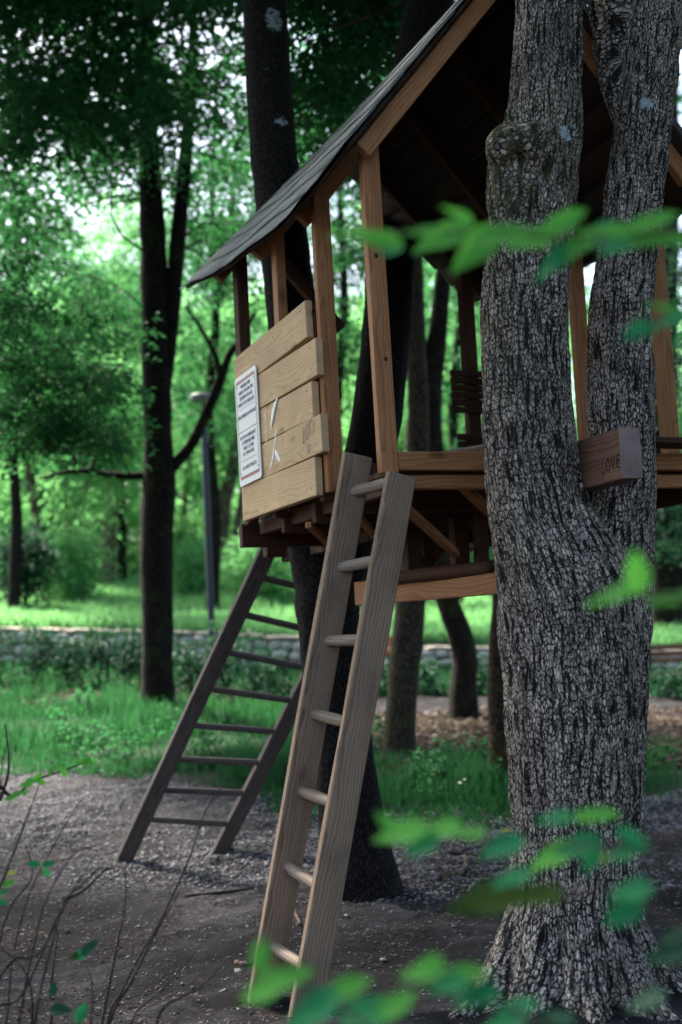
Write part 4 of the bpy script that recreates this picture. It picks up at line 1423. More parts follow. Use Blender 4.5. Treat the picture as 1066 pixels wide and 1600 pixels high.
# ------------------------------------------------------------------ stone retaining wall along the bank
WALL_Y = 20.0
wx0, wx1 = -6.2, 6.2
wz = lambda x: gz(x, 19.6)
wroot = empty('stone_wall', (0, WALL_Y, wz(0)), 'low pale rubble stone wall with flat coping behind the hedge', 'wall')
wroot['kind'] = 'thing'
wall_h = lambda x: float(np.interp(x, [-6, -2, 1, 6], [0.50, 0.48, 0.34, 0.34]))
V, F = [], []
nx = 32
for i in range(nx + 1):
    x = wx0 + (wx1 - wx0) * i / nx
    zb = wz(x)
    for (y, z) in ((-0.06, -0.15), (0.30, -0.15), (0.30, wall_h(x) - 0.01), (-0.06, wall_h(x) - 0.01)):
        V.append((x, y, zb + z - wz(0)))
for i in range(nx):
    a = 4 * i
    for k in range(4):
        F.append((a + k, a + 4 + k, a + 4 + (k + 1) % 4, a + (k + 1) % 4))
F += [(0, 1, 2, 3), (4 * nx + 3, 4 * nx + 2, 4 * nx + 1, 4 * nx)]
link('core', np_mesh('core', V, F), M['mortar'], wroot)


def rock_mesh(seed, sub=2, sx=1.0, sy=1.0, sz=1.0, box=0.6):
    bm = bmesh.new()
    bmesh.ops.create_icosphere(bm, subdivisions=sub, radius=0.5)
    P = np.array([v.co[:] for v in bm.verts])
    m = np.abs(P).max(1)[:, None]
    P = P * (1 - box) + box * P / m * 0.46
    P = P * (1 + 0.16 * vnoise(P + seed * 7.1, 2.2, seed)[:, None])
    for v, p in zip(bm.verts, P):
        v.co = (p[0] * sx, p[1] * sy, p[2] * sz)
    me = bpy.data.meshes.new('stone')
    bm.to_mesh(me)
    bm.free()
    return me


rocks = [rock_mesh(i, 2) for i in range(7)]
for m_ in rocks:
    m_.materials.append(M['stone'])
    m_.polygons.foreach_set('use_smooth', np.ones(len(m_.polygons), dtype=bool))
rs = random.Random(4)
for row in range(3):
    x = wx0 + 0.1 * row
    while x < wx1:
        wdt = rs.uniform(0.15, 0.30)
        h = wall_h(x) / 3
        o = bpy.data.objects.new('stone', rocks[rs.randrange(7)])
        COL.objects.link(o)
        o.parent = wroot
        o.location = (x + wdt / 2, -0.075 + rs.uniform(-0.02, 0.02), wz(x) - wz(0) + h * (row + 0.45) + rs.uniform(-0.012, 0.012))
        o.scale = (wdt * 1.04, 0.16, h * rs.uniform(0.92, 1.12))
        o.rotation_euler = (rs.uniform(-0.1, 0.1), rs.uniform(-0.12, 0.12), rs.uniform(-0.1, 0.1))
        x += wdt
cop = [rock_mesh(20 + i, 2, box=0.9) for i in range(4)]
for m_ in cop:
    m_.materials.append(M['coping'])
x = wx0
while x < wx1:
    wdt = rs.uniform(0.42, 0.7)
    o = bpy.data.objects.new('coping_stone', cop[rs.randrange(4)])
    COL.objects.link(o)
    o.parent = wroot
    o.location = (x + wdt / 2, 0.10, wz(x + wdt / 2) - wz(0) + wall_h(x) + 0.025)
    o.scale = (wdt * 1.05, 0.52, 0.085)
    o.rotation_euler = (0, 0.07 * 0.9, 0)
    x += wdt

# ------------------------------------------------------------------ hedge shrubs in front of the wall
HEDGE = [(-10, 1010, 17.6, 45, 40), (60, 1015, 17.4, 42, 34), (115, 1025, 17.3, 38, 34), (160, 1020, 17.2, 38, 36), (205, 1018, 17.0, 36, 40), (290, 1035, 16.6, 36, 42), (345, 1030, 16.6, 40, 50), (395, 1045, 16.2, 40, 60), (440, 1070, 15.8, 36, 60),
         (600, 1065, 17.0, 40, 42), (665, 1065, 17.0, 42, 36), (745, 1068, 16.8, 36, 40), (1035, 1085, 16.4, 30, 44), (1075, 1080, 16.4, 34, 44), (520, 1060, 17.0, 40, 46)]
WHERE = ['at the left edge', 'second from the left edge', 'third from the left edge', 'before the barest stretch of wall', 'touching the tall dark trunk', 'just right of the tall dark trunk', 'at the foot of the lamp post', 'behind the upper rungs of the far ladder', 'behind the right stile of the far ladder',
         'beside the orange bench', 'between the two leaning trunks', 'at the foot of the curved trunk', 'beside the big trunk under the brown bench', 'cut by the right edge', 'hidden behind the near ladder']
for i, (px, py, Y, rx, rz) in enumerate(HEDGE):
    c = at(px, py, Y)
    b = np.array([c[0], c[1], gz(c[0], c[1])])
    e = empty('hedge_shrub', b, 'dark glossy hedge shrub ' + WHERE[i], 'shrub', 'hedge shrubs before the wall')
    k = Y / FPX
    V, F, tone, sc = sprays([(c, np.array([rx * k * 0.5, 0.26, rz * k]), 1.0)], 24, 32, 0.064, 300 + i, rad=(0.10, 0.26), flat=0.35, base=b)
    link('foliage', np_mesh('foliage', V, F, {'tone': tone}), M['leaf_dark'], e)
    r_ = random.Random(i)
    for s in range(4):
        a = b + np.array([r_.uniform(-0.12, 0.12), r_.uniform(-0.06, 0.06), -0.03])
        tgt = sc[r_.randrange(len(sc))]
        tube('stem', [a, (a + tgt) / 2 + np.array([r_.uniform(-.04, .04), 0, 0.03]), tgt], [0.014, 0.010, 0.004], M['twig'], e, segs=6, rings=8, caps=False)

# ------------------------------------------------------------------ shrubs and young trees on the bank
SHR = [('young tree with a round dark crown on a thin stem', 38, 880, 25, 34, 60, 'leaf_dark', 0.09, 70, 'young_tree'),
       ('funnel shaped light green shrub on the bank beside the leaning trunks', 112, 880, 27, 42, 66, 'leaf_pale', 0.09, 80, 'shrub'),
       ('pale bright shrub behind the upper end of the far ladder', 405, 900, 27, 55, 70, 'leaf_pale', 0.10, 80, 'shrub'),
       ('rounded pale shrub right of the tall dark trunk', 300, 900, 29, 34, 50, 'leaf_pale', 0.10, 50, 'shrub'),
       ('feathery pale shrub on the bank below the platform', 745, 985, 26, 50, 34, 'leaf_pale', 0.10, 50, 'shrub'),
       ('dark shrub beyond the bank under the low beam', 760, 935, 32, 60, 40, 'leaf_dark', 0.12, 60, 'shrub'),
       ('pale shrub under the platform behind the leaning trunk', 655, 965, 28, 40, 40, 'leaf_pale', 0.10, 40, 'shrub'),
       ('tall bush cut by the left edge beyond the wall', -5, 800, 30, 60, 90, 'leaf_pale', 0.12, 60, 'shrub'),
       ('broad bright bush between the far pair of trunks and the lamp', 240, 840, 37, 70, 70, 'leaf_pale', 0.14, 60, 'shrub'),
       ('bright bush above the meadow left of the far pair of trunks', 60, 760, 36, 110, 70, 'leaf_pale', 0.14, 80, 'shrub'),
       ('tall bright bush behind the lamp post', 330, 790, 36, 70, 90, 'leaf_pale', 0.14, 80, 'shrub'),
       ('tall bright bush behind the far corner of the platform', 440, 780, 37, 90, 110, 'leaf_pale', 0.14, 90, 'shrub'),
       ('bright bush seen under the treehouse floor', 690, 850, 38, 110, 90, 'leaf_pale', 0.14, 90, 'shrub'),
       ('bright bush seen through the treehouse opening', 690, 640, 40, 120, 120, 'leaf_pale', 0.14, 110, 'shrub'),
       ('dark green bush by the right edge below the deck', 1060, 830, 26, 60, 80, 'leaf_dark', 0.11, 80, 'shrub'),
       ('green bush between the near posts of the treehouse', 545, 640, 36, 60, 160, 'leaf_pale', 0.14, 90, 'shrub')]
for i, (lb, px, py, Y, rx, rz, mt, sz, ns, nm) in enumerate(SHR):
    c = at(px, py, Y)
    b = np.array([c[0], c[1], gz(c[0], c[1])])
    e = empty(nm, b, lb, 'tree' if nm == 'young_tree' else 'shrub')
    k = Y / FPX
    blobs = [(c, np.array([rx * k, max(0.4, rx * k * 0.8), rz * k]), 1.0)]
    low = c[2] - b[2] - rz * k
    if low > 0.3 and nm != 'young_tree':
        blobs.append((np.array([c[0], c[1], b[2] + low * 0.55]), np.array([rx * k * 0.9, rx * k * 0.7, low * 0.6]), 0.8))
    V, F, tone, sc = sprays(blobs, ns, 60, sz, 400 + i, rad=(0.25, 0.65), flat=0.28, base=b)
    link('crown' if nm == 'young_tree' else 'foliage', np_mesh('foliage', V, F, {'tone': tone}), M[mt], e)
    r_ = random.Random(i)
    for s in range(1 if nm == 'young_tree' else 4):
        t = c + np.array([0, 0, rz * k * 0.3]) if s == 0 else sc[r_.randrange(len(sc))]
        a = b + np.array([0.05 * s, 0, -0.05])
        tube('trunk' if nm == 'young_tree' else 'stem', [a, (a + t) / 2 + np.array([r_.uniform(-.05, .05), 0, 0]), t], [0.04, 0.03, 0.012], M['bark_dark'], e, segs=8, rings=8, caps=False)

# ------------------------------------------------------------------ lamp post
lb_ = at(332, 1012, 19.2)
lb_[2] = gz(lb_[0], lb_[1])
lt_ = at(318, 655, 19.2)
lamp = empty('lamp_post', lb_, 'slim blue black lamp post with a flat pale head on the bank', 'lamp post')
tube('pole', [lb_ + np.array([0, 0, -0.1]), (lb_ + lt_) / 2, lt_], [0.048, 0.046, 0.040], M['lamp_blue'], lamp, segs=14, rings=8)
tube('base_sleeve', [lb_ + np.array([0, 0, -0.05]), lb_ + np.array([0, 0, 0.30]), lb_ + np.array([0, 0, 0.34])], [0.066, 0.066, 0.05], M['lamp_blue'], lamp, segs=14, rings=8)
hd_ = lt_ + np.array([0, 0, 0.30])
tube('neck', [lt_ - np.array([0, 0, 0.02]), lt_ + np.array([0.0, 0, 0.22])], [0.02, 0.02], M['lamp_blue'], lamp, segs=10, rings=3)
tube('lamp_head', [hd_ - np.array([0, 0, 0.05]), hd_ - np.array([0, 0, 0.04]), hd_ + np.array([0, 0, 0.03]), hd_ + np.array([0, 0, 0.05])], [0.05, 0.17, 0.18, 0.06], M['lamp_head'], lamp, segs=20, rings=12)

# ------------------------------------------------------------------ benches on the bank
def bench(label, px, py, Y, mat, wid, rot):
    c = at(px, py, Y)
    e = empty('park_bench', (c[0], c[1], gz(c[0], c[1])), label, 'bench', rotz=rot)
    z0 = c[2] - gz(c[0], c[1])
    hgt = max(0.42, z0)
    for i in range(3):
        board('back_slat', (-wid / 2, 0.06 + 0.012 * i, hgt + 0.085 * (i - 1)), (wid / 2, 0.06 + 0.012 * i, hgt + 0.085 * (i - 1)), 0.068, 0.03, M[mat], e)
    for i in range(4):
        board('seat_slat', (-wid / 2, -0.06 - 0.1 * i, hgt - 0.26), (wid / 2, -0.06 - 0.1 * i, hgt - 0.26), 0.085, 0.03, M[mat], e, (0, 1, 0))
    for s in (-1, 1):
        board('leg', (s * wid * 0.38, -0.36, -0.03), (s * wid * 0.38, -0.36, hgt - 0.28), 0.05, 0.05, M['iron'], e, (1, 0, 0))
        board('leg', (s * wid * 0.38, 0.032, -0.03), (s * wid * 0.38, 0.035, hgt + 0.10), 0.05, 0.035, M['iron'], e, (1, 0, 0))
    return e


bench('orange slatted park bench behind the leaning trunk', 585, 1014, 19.0, 'bench', 1.0, 0.03)
bench('brown slatted park bench at the right edge before the wall', 1066, 1026, 18.6, 'bench_brown', 1.1, -0.03)

# ------------------------------------------------------------------ grass, gravel, litter
def gsurf(x, y):
    P = np.stack([x, y, np.zeros_like(x)], 1)
    z = ground_z(x, y) + smooth01(y, 3.5, 5) * (0.035 * vnoise(P, 0.9, 3) + 0.020 * vnoise(P, 3.1, 4) + 0.016 * vnoise(P, 8.0, 5))
    for (mx, my, r, h) in MOUNDS:
        z = z + h * np.exp(-(np.hypot(x - mx, y - my) / r) ** 2)
    z = z + smooth01(y, 24, 60) * 0.8 * vnoise(P, 0.08, 8)
    return z, P


def blades(name, label, x, y, h, w, seed, mat='grass', bend=0.45):
    rng = np.random.default_rng(seed)
    n = len(x)
    z, P = gsurf(x, y)
    a = rng.uniform(0, 2 * np.pi, n)
    hd = rng.uniform(0, 2 * np.pi, n)
    lean = np.abs(rng.normal(0, bend, n))
    base = np.stack([x, y, z - 0.01], 1)
    side = np.stack([np.cos(a), np.sin(a), np.zeros(n)], 1) * w[:, None]
    hv = np.stack([np.cos(hd), np.sin(hd), np.zeros(n)], 1)
    m = base + np.array([0, 0, 1.0]) * (h * 0.55)[:, None] + hv * (h * lean * 0.25)[:, None]
    t = base + np.array([0, 0, 1.0]) * (h * (1 - 0.25 * lean))[:, None] + hv * (h * lean * 0.8)[:, None]
    V = np.stack([base - side, base + side, m + side * 0.8, m - side * 0.8, t], 1).reshape(-1, 3)
    i = np.arange(n)[:, None] * 5
    F = np.concatenate([i + np.array([[0, 1, 2]]), i + np.array([[0, 2, 3]]), i + np.array([[3, 2, 4]])])
    tone = np.repeat(np.clip(rng.normal(0.42, 0.25, n) + 0.45 * vnoise(P, 1.1, 61), 0, 1), 5)
    o = link(name, np_mesh(name, V, F, {'tone': tone}), M[mat])
    return tag(o, label, 'grass', None, 'stuff')


rng = np.random.default_rng(21)
# verge: left and right strips between the path and the hedge
n = 130000
x = rng.uniform(-4.2, 4.2, n)
y = rng.uniform(9.0, 17.5, n)
P = np.stack([x, y, np.zeros(n)], 1)
d0 = y - (grass_front(x) + 0.35 * vnoise(P, 1.3, 6))
d1 = (grass_back(x) + 0.4 * vnoise(P, 0.9, 7)) - y
dens = np.clip(0.5 + 1.1 * vnoise(P, 1.5, 62) + 0.5 * vnoise(P, 4.0, 65), 0.06, 1)
keep = (d0 > -0.05) & (d1 > -0.1) & (rng.uniform(0, 1, n) < dens)
x, y, d0, P = x[keep], y[keep], d0[keep], P[keep]
h = (0.07 + 0.20 * smooth01(d0, 0, 1.2) * (0.6 + 0.4 * vnoise(P, 0.8, 63))) * rng.uniform(0.5, 1.25, len(x))
h = h * np.where(x > 0.2, 0.9, 1.0)
blades('verge_grass', 'uneven green grass verge between the gravel path and the hedge', x, y, h, 0.0045 + 0.002 * rng.uniform(0, 1, len(x)), 22)
# broad-leaved weeds standing in the verge
wb = []
for i in range(46):
    xw = rng.uniform(-3.6, 2.4)
    yw = float(grass_front(xw)) + rng.uniform(0.2, 3.2)
    wb.append((np.array([xw, yw, gz(xw, yw) + rng.uniform(0.10, 0.22)]), np.array([0.12, 0.12, 0.10]), 1.0))
V, F, tone, _ = sprays(wb, 230, 16, 0.055, 95, rad=(0.06, 0.16), flat=0.5)
tag(link('verge_weeds', np_mesh('verge_weeds', V, F, {'tone': tone}), M['leaf']), 'low broad-leaved weeds scattered through the grass verge', 'weeds', None, 'stuff')
# strip behind, at the foot of the hedge and wall
n = 16000
x = rng.uniform(-5.5, 5.5, n)
y = rng.uniform(16.8, 19.7, n)
blades('hedge_grass', 'thin dark grass at the foot of the hedge and wall', x, y, rng.uniform(0.05, 0.2, n), np.full(n, 0.006), 23)
# bright meadow on the bank
n = 80000
y = 20.5 + 26 * rng.uniform(0, 1, n) ** 1.5
x = rng.uniform(-0.30, 0.30, n) * y
P = np.stack([x, y, np.zeros(n)], 1)
blades('meadow_grass', 'bright tall meadow grass on the bank beyond the wall', x, y, (0.16 + 0.14 * vnoise(P, 0.5, 64)) * rng.uniform(0.6, 1.4, n) + 0.06, 0.006 + 0.0004 * y, 24, 'meadow')

# pebbles of the path: one mass
def pebbles(name, label, x, y, s, seed, tone=None, flat=0.55):
    rng = np.random.default_rng(seed)
    n = len(x)
    z, P = gsurf(x, y)
    o8 = np.array([[1, 0, 0], [0, 1, 0], [-1, 0, 0], [0, -1, 0], [0, 0, 1], [0, 0, -1]], float)
    a = rng.uniform(0, 2 * np.pi, n)
    sc3 = np.stack([rng.uniform(0.6, 1.2, n), rng.uniform(0.6, 1.2, n), flat * rng.uniform(0.6, 1.2, n)], 1) * s[:, None]
    V = o8[None] * sc3[:, None, :]
    V += rng.normal(0, 0.18, V.shape) * s[:, None, None]
    ca, sa = np.cos(a)[:, None], np.sin(a)[:, None]
    V = np.stack([V[:, :, 0] * ca - V[:, :, 1] * sa, V[:, :, 0] * sa + V[:, :, 1] * ca, V[:, :, 2]], 2)
    V = V + np.stack([x, y, z + s * flat * 0.35], 1)[:, None, :]
    f = np.array([[0, 1, 4], [1, 2, 4], [2, 3, 4], [3, 0, 4], [1, 0, 5], [2, 1, 5], [3, 2, 5], [0, 3, 5]])
    F = (np.arange(n)[:, None, None] * 6 + f[None]).reshape(-1, 3)
    tn = np.repeat(np.clip(rng.normal(0.45, 0.3, n), 0, 1) if tone is None else tone, 6)
    o = link(name, np_mesh(name, V.reshape(-1, 3), F, {'tone': tn}), M['pebble'])
    return tag(o, label, 'gravel', None, 'stuff')


n = 42000
x = rng.uniform(-3.6, 3.4, n)
y = 7.3 + (grass_front(x) + 0.4 - 7.3) * rng.uniform(0, 1, n) ** 0.8
P = np.stack([x, y, np.zeros(n)], 1)
keep = (rng.uniform(0, 1, n) < smooth01(vnoise(P, 0.8, 9) + 0.5 * vnoise(P, 2.6, 93) + 0.9 * smooth01(y, 7.4, 9.0), 0.35, 1.25))
pebbles('path_gravel', 'pale grey gravel scattered over the path behind the ladders', x[keep], y[keep], rng.uniform(0.005, 0.017, keep.sum()), 25, np.clip(rng.normal(0.36, 0.3, keep.sum()), 0, 1))
n = 6500
x = rng.uniform(-2.4, 2.6, n)
y = rng.uniform(4.7, 8.4, n)
pebbles('soil_grit', 'small stones and grit pressed into the packed soil', x, y, rng.uniform(0.003, 0.010, n) * (1 + 1.0 * (rng.uniform(0, 1, n) > 0.97)), 26, np.clip(rng.normal(0.25, 0.25, n), 0, 1))

# dead leaves under the hedge and chips on the soil
def scatter_leaves(name, label, x, y, s, seed, up=0.02, mat='litter'):
    rng = np.random.default_rng(seed)
    n = len(x)
    z, P = gsurf(x, y)
    a = rng.uniform(0, 2 * np.pi, n)
    C = np.stack([x, y, z + rng.uniform(0.004, up, n)], 1)
    D = np.stack([np.cos(a), np.sin(a), rng.normal(0, 0.25, n)], 1)
    N = np.stack([rng.normal(0, 0.4, n), rng.normal(0, 0.4, n), np.ones(n)], 1)
    V, F = leaf_arrays(C, D, N, s, 0.6, 0.12)
    o = link(name, np_mesh(name, V, F, {'tone': np.repeat(rng.uniform(0, 1, n), 4)}), M[mat])
    return tag(o, label, 'leaf litter', None, 'stuff')


n = 9000
x = rng.uniform(0.2, 4.2, n)
y = rng.uniform(11.4, 15.0, n)
scatter_leaves('leaf_litter', 'brown dead leaves lying under the hedge on the right', x, y, rng.uniform(0.04, 0.10, n), 27, 0.06)
n = 1500
x = rng.uniform(-4.2, -0.3, n)
y = rng.uniform(15.8, 17.6, n)
scatter_leaves('leaf_litter', 'brown dead leaves lying under the hedge on the left', x, y, rng.uniform(0.04, 0.09, n), 28, 0.05)
n = 16000
x = rng.uniform(-2.6, 2.8, n)
y = rng.uniform(4.7, 9.6, n)
P = np.stack([x, y, np.zeros(n)], 1)
keep = rng.uniform(0, 1, n) < smooth01(vnoise(P, 1.6, 91) + 0.5 * vnoise(P, 5, 92), -0.25, 0.75)
x, y = x[keep], y[keep]
n = len(x)
scatter_leaves('soil_chips', 'bark chips and leaf crumbs strewn over the bare soil', x, y, rng.uniform(0.008, 0.034, n), 29, 0.010)

# single stones, roots, sticks and fallen leaves that can be pointed at
def at_ground(px, py):
    p = hit(px, py)
    z, _ = gsurf(np.array([p[0]]), np.array([p[1]]))
    p[2] = z[0]
    return p


STONES = [('white stone at the foot of the big trunk', 770, 1534, 0.034), ('small white stone at the foot of the near ladder', 582, 1586, 0.026), ('pale flat stone behind the near ladder, between its stiles', 452, 1478, 0.024), ('brown stone on the path between the far ladder and its feet', 257, 1307, 0.035),
          ('pale pebble on the soil behind the near ladder', 585, 1437, 0.014), ('grey stone left of the near ladder', 372, 1520, 0.03), ('pale stone in the leaf litter under the hedge', 712, 1127, 0.09), ('white stone on the path at the left', 68, 1283, 0.03), ('flat pale stone right of the near ladder foot', 600, 1515, 0.03)]
for i, (lb, px, py, s) in enumerate(STONES):
    o = link('stone', rock_mesh(60 + i, 2, s * 1.4, s, s * 0.55, 0.5), M['field_stone'])
    o.location = at_ground(px, py) + np.array([0, 0, s * 0.18])
    o.rotation_euler = (0.1, 0.2, i)
    tag(o, lb, 'stone', 'loose stones')


def stick(name, label, cat, pts, r, mat):
    P = np.array([at_ground(x, y) + np.array([0, 0, r * 0.6]) for x, y in pts])
    e = link(name, tube_mesh(name, P - P[0], np.linspace(r, r * 0.45, len(P)), segs=8, rings=len(P) * 5, noise=0.2, nscale=25), M[mat], None, True)
    e.location = P[0]
    return tag(e, label, cat)


stick('tree_root', 'curved grey root arching over the path beyond the big trunk', 'root', [(690, 1392), (712, 1384), (727, 1366), (728, 1345), (720, 1335)], 0.022, 'bark_far')
stick('tree_root', 'thin root showing between the stiles of the near ladder', 'root', [(448, 1436), (460, 1440), (468, 1456), (470, 1470)], 0.014, 'bark_far')
stick('fallen_stick', 'dark stick lying on the soil between the two ladders', 'stick', [(290, 1392), (330, 1394), (360, 1393), (395, 1390)], 0.010, 'twig')
stick('fallen_stick', 'dark stick on the path right of the forked trunk', 'stick', [(700, 1330), (730, 1330), (760, 1334)], 0.012, 'twig')
stick('fallen_stick', 'grey stick on the ground beside the near ladder foot', 'stick', [(370, 1508), (385, 1513), (400, 1511)], 0.012, 'bark_far')
stick('fallen_stick', 'short stick on the gravel below the grass on the right', 'stick', [(700, 1283), (715, 1284), (728, 1285)], 0.012, 'twig')
stick('fallen_stick', 'long dark twig on the soil right of the big trunk', 'stick', [(1020, 1388), (1040, 1384), (1066, 1380)], 0.010, 'twig')


def flat_leaf(name, label, px, py, s, ang, mat, lift=0.01):
    c = at_ground(px, py) + np.array([0, 0, lift])
    V, F = leaf_arrays(np.zeros((1, 3)), np.array([[math.cos(ang), math.sin(ang), 0.1]]), np.array([[0, -0.5, 1.0]]), np.array([s]), 0.6, 0.14)
    o = link(name, np_mesh(name, V, F, {'tone': np.full(4, 0.6)}), M[mat])
    o.location = c
    return tag(o, label, 'fallen leaf')


flat_leaf('fallen_leaf', 'bright yellow fallen leaf lying beside the big trunk', 783, 1303, 0.085, 0.1, 'yellow_litter')
flat_leaf('fallen_leaf', 'curled dark brown dead leaf on the soil at the left', 50, 1312, 0.10, 0.3, 'litter', 0.02)
flat_leaf('fallen_leaf', 'pinkish dead leaf on the soil right of the big trunk', 1020, 1362, 0.07, 0.2, 'litter', 0.015)
# white flowers in the verge
rr = np.random.default_rng(9)
n = 26
x = rr.uniform(0.1, 1.5, n)
y = rr.uniform(9.9, 12.0, n)
z, _ = gsurf(x, y)
C = np.stack([x, y, z + rr.uniform(0.10, 0.2, n)], 1)
V, F = leaf_arrays(C, rr.normal(0, 1, (n, 3)), np.tile(np.array([[0, -0.4, 1.0]]), (n, 1)), rr.uniform(0.018, 0.035, n), 0.9, 0.05)
tag(link('white_flowers', np_mesh('white_flowers', V, F), M['white_paint']), 'tiny white flowers dotted through the verge grass', 'flowers', None, 'stuff')

# ------------------------------------------------------------------ out-of-focus leafy branches close to the lens
def big_leaf_mesh(name, L, W, curl, tone, seed):
    rng = random.Random(seed)
    ns, nc = 8, 2
    V, F = [], []
    for i in range(ns + 1):
        f = i / ns
        wd = W / 2 * (math.sin(math.pi * min(1, f * 1.02) ** 0.75) ** 0.85 if 0 < f < 1 else 0.02)
        for j in range(-nc, nc + 1):
            s = j / nc
            V.append((L * f, s * wd, -curl * L * f * f + 0.22 * abs(s) * wd + 0.02 * L * math.sin(9 * f + s)))
    m = 2 * nc + 1
    for i in range(ns):
        for j in range(2 * nc):
            a = i * m + j
            F.append((a, a + 1, a + m + 1, a + m))
    return np_mesh(name, V, F, {'tone': np.full(len(V), tone)})


def leafy_branch(label, stem, Y, leaves, r=0.0030, size=1.1):
    """stem: pixel path; leaves: (px, py, length px, angle deg in the picture, material, facing 0..1)"""
    P = np.array([at(x, y, yy) for x, y, yy in stem])
    e = empty('leafy_branch', P[0], label, 'branch', 'blurred leafy branches close to the viewer')
    tube('stem', P, np.linspace(r, r * 0.45, len(P)), M['twig'], e, segs=6, rings=len(P) * 5, caps=False)
    rs = random.Random(len(leaves))
    for i, (px, py, ln, ang, mt, fc) in enumerate(leaves):
        yy = Y + rs.uniform(-0.12, 0.12)
        k = yy / FPX
        c = at(px, py, yy)
        a = math.radians(ang)
        d = np.array([math.cos(a), rs.uniform(-0.35, 0.35), math.sin(a)])
        d /= np.linalg.norm(d)
        # the blade tilts between lying flat (edge on) and facing the viewer
        nrm_ = np.array([rs.uniform(-0.2, 0.2), -fc, 1.0 - fc * 0.6])
        L = ln * k * size
        fc = min(1.0, fc + 0.1)
        o = link('leaf', big_leaf_mesh('leaf', L, L * 0.55, rs.uniform(0.02, 0.14), rs.uniform(0.25, 0.8), i), M[mt], e, True)
        X = Vector(d)
        Z = Vector(nrm_)
        Z = (Z - X * Z.dot(X)).normalized()
        Yv = Z.cross(X)
        m = Matrix.Identity(4)
        q = c - d * L * 0.5 - P[0]
        for r_ in range(3):
            m[r_][0], m[r_][1], m[r_][2], m[r_][3] = X[r_], Yv[r_], Z[r_], q[r_]
        o.matrix_local = m
    return e


f_, t_, o_, y_ = 'leaf_fresh', 'leaf_teal', 'leaf_olive', 'leaf_yellow'
leafy_branch('blurred leafy branch across the front of the treehouse opening and trunks', [(1110, 352, 1.7), (1010, 366, 1.75), (900, 372, 1.8), (780, 366, 1.85), (690, 362, 1.9), (600, 362, 1.95), (530, 366, 2.0)], 1.85,
             [(548, 366, 70, 180, f_, .5), (590, 376, 80, 165, f_, .75), (612, 392, 40, 200, t_, .6), (690, 372, 95, 200, f_, .8), (660, 362, 60, 170, f_, .6), (716, 338, 60, 150, f_, .7), (745, 388, 100, 215, f_, .85), (790, 366, 95, 10, f_, .7), (835, 376, 90, 190, f_, .7),
              (885, 346, 75, 30, f_, .8), (868, 408, 85, 215, t_, .6), (905, 385, 70, 230, f_, .6), (935, 370, 90, 200, t_, .7), (975, 380, 85, 195, t_, .7), (950, 362, 90, 170, f_, .6), (1022, 346, 85, 20, f_, .6), (1035, 372, 95, 10, f_, .6), (1066, 378, 80, 170, f_, .6)])
leafy_branch('blurred blue green leaves by the right edge above the timber', [(1120, 492, 1.7), (1060, 498, 1.75), (1000, 500, 1.8), (950, 486, 1.85)], 1.75,
             [(998, 518, 62, 205, t_, .8), (1050, 500, 75, 185, t_, .6), (1040, 484, 70, 165, f_, .5), (1080, 520, 70, 200, t_, .7)])
leafy_branch('blurred upright leaf and flat leaf in front of the big trunk below the fork', [(1120, 938, 1.6), (1060, 934, 1.65), (1000, 928, 1.7), (985, 920, 1.7)], 1.68,
             [(995, 892, 85, 95, f_, .9), (955, 932, 110, 190, f_, .45), (1045, 938, 85, 5, f_, .45), (1085, 930, 70, 10, f_, .5)], size=0.85)
leafy_branch('blurred leafy branch crossing the big trunk low down', [(1120, 1290, 1.7), (1040, 1310, 1.75), (960, 1322, 1.8), (880, 1322, 1.85), (780, 1318, 1.9), (700, 1305, 1.95), (610, 1292, 2.0)], 1.85,
             [(605, 1285, 55, 130, f_, .6), (628, 1303, 110, 188, f_, .5), (690, 1296, 85, 185, f_, .5), (660, 1320, 80, 205, t_, .6), (735, 1303, 65, 178, f_, .4), (785, 1322, 95, 192, t_, .6), (862, 1338, 105, 200, f_, .4), (868, 1280, 80, 185, t_, .4), (935, 1274, 90, 8, f_, .4),
              (905, 1322, 95, 190, t_, .6), (925, 1344, 60, 230, t_, .6), (990, 1312, 75, -30, t_, .6), (932, 1341, 44, 190, y_, .8), (975, 1332, 70, 200, t_, .6)], size=0.85)
leafy_branch('dark blurred leaves over the lower right of the big trunk', [(1130, 1480, 1.6), (1070, 1450, 1.65), (1000, 1410, 1.7), (960, 1390, 1.75), (860, 1398, 1.85), (700, 1408, 1.9)], 1.75,
             [(985, 1392, 85, 185, t_, .6), (975, 1425, 90, 215, t_, .9), (760, 1405, 150, 188, o_, .5), (840, 1402, 110, 185, o_, .4), (800, 1372, 80, 190, t_, .4), (1040, 1492, 80, 190, 'leaf_dark', .6), (1060, 1460, 60, 20, 'leaf_dark', .4), (1010, 1565, 80, 200, 'leaf_dark', .4)], size=0.9)
leafy_branch('blurred bright leaves at the bottom in front of the near ladder feet', [(640, 1680, 1.6), (590, 1620, 1.65), (530, 1570, 1.7), (470, 1535, 1.72), (412, 1508, 1.75)], 1.7,
             [(408, 1490, 60, 85, f_, .7), (412, 1545, 100, 200, f_, .6), (455, 1526, 80, 20, f_, .6), (490, 1578, 105, 205, t_, .6), (545, 1542, 80, 25, f_, .6), (585, 1582, 120, 10, t_, .5), (470, 1600, 90, 215, t_, .6), (620, 1570, 80, 30, f_, .5)], size=0.95)
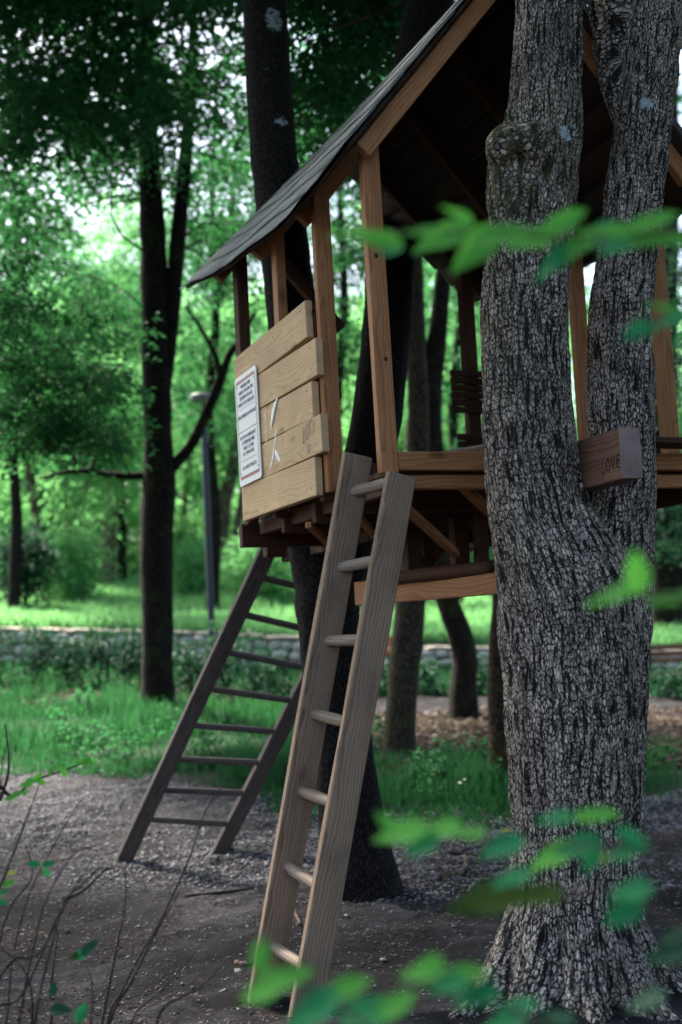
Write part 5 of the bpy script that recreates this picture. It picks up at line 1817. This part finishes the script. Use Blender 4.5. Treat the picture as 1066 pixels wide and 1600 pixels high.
leafy_branch('blurred leaf sprig at the bottom right of the near ladder', [(900, 1660, 1.6), (820, 1590, 1.65), (740, 1545, 1.7), (650, 1512, 1.75)], 1.7,
             [(660, 1518, 90, 186, f_, .5), (676, 1500, 45, 20, f_, .5), (735, 1520, 80, 5, f_, .4), (700, 1540, 80, 190, t_, .5), (745, 1556, 90, 187, t_, .5), (810, 1575, 80, 20, t_, .4), (790, 1598, 90, 190, t_, .5), (870, 1592, 70, 170, 'leaf_dark', .3)], size=0.9)

# ------------------------------------------------------------------ thin twiggy bush at the lower left
def bush(label, lines, sprigs, Y):
    p0 = at(lines[0][0][0], lines[0][0][1], Y)
    e = empty('twiggy_shrub', (p0[0], p0[1], 0.0), label, 'shrub')
    rs = random.Random(3)
    for ln in lines:
        y0 = Y + rs.uniform(-0.25, 0.25)
        P = np.array([at(x, y, y0 + 0.05 * i) for i, (x, y) in enumerate(ln)])
        if P[0][2] > 0.45:
            pass
        wd = rs.uniform(0.0034, 0.0060)
        if ln[0][1] >= 1590:
            P = np.concatenate([[np.array([P[0][0] - 0.06, P[0][1], -0.03])], P])
        tube('twig', P, np.linspace(wd, wd * 0.35, len(P)), M['twig'], e, segs=6, rings=len(P) * 5, caps=False, noise=0.1, nscale=30)
    for px, py, ln, ang, mt in sprigs:
        k = Y / FPX
        L = ln * k
        a = math.radians(ang)
        o = link('leaf', big_leaf_mesh('leaf', L, L * 0.6, 0.1, rs.uniform(0.4, 0.9), int(px)), M[mt], e, True)
        X = Vector((math.cos(a), rs.uniform(-0.3, 0.3), math.sin(a))).normalized()
        Z = Vector((rs.uniform(-.3, .3), -0.75, 0.6))
        Z = (Z - X * Z.dot(X)).normalized()
        Yv = Z.cross(X)
        q = at(px, py, Y) - np.array(X) * L * 0.5 - np.array(e.location)
        m = Matrix.Identity(4)
        for r_ in range(3):
            m[r_][0], m[r_][1], m[r_][2], m[r_][3] = X[r_], Yv[r_], Z[r_], q[r_]
        o.matrix_local = m
    return e


bush('bare twiggy shrub with a few fresh leaves in the lower left corner',
     [[(-20, 1600), (30, 1560), (70, 1480), (100, 1410), (130, 1380), (165, 1345)], [(-30, 1420), (0, 1385), (30, 1310), (62, 1225)], [(10, 1600), (20, 1500), (45, 1400), (90, 1310), (130, 1245)], [(55, 1600), (65, 1540), (88, 1450), (98, 1415)], [(30, 1600), (55, 1470), (75, 1400), (120, 1330), (155, 1330)],
      [(-10, 1600), (-5, 1500), (15, 1420), (50, 1370), (40, 1320)], [(80, 1600), (78, 1560), (85, 1500), (90, 1455), (80, 1430)], [(100, 1410), (118, 1385), (150, 1335)], [(100, 1405), (130, 1392), (168, 1355)], [(-20, 1560), (20, 1500), (60, 1490), (110, 1400)],
      [(142, 1600), (142, 1530), (130, 1500)], [(50, 1600), (40, 1520), (0, 1480)], [(-30, 1300), (-5, 1260), (5, 1180)], [(160, 1600), (185, 1470), (196, 1410), (196, 1350)], [(-10, 1215), (20, 1245), (50, 1222), (92, 1206), (140, 1190)],
      [(0, 1250), (14, 1200), (8, 1130)]],
     [(78, 1208, 14, 200, 'leaf_fresh'), (84, 1200, 13, 60, 'leaf_fresh'), (100, 1208, 18, -60, 'leaf_fresh'), (97, 1196, 15, 150, 'leaf_fresh'), (124, 1192, 14, 160, 'leaf_fresh'), (138, 1190, 22, -20, 'leaf_fresh'), (136, 1185, 14, 120, 'leaf_fresh'), (50, 1220, 24, 20, 'leaf_fresh'), (60, 1214, 20, 60, 'leaf_fresh'), (40, 1226, 20, 170, 'leaf_fresh'), (66, 1222, 16, -30, 'leaf_fresh'),
      (16, 1247, 22, 185, 'leaf_fresh'), (28, 1240, 18, 20, 'leaf_fresh'), (40, 1238, 14, 50, 'leaf_fresh'), (52, 1350, 22, 170, 'leaf_teal'), (76, 1350, 22, 10, 'leaf_teal'), (74, 1364, 18, -60, 'leaf_teal'), (18, 1364, 16, 10, 'leaf_yellow'), (5, 1395, 16, 200, 'leaf_teal'), (4, 1410, 16, 150, 'leaf_teal'), (14, 1380, 22, 30, 'leaf_fresh'), (142, 1480, 34, 40, 'leaf_dark'), (116, 1495, 16, 200, 'leaf_olive'),
      (130, 1490, 30, 30, 'leaf_teal'), (84, 1545, 24, 80, 'leaf_dark'), (95, 1578, 36, 0, 'leaf_dark'), (128, 1582, 34, 60, 'leaf_teal')], 4.0)
bush('two long bare stems leaning past the foot of the far ladder',
     [[(168, 1600), (190, 1550), (215, 1500), (245, 1450), (278, 1382), (300, 1330), (320, 1270), (345, 1230)], [(172, 1600), (205, 1535), (235, 1475), (262, 1425), (284, 1386)], [(205, 1600), (250, 1550), (290, 1505), (320, 1470)], [(245, 1600), (280, 1560), (310, 1545), (345, 1510)], [(215, 1520), (205, 1500), (210, 1475)]], [], 4.2)
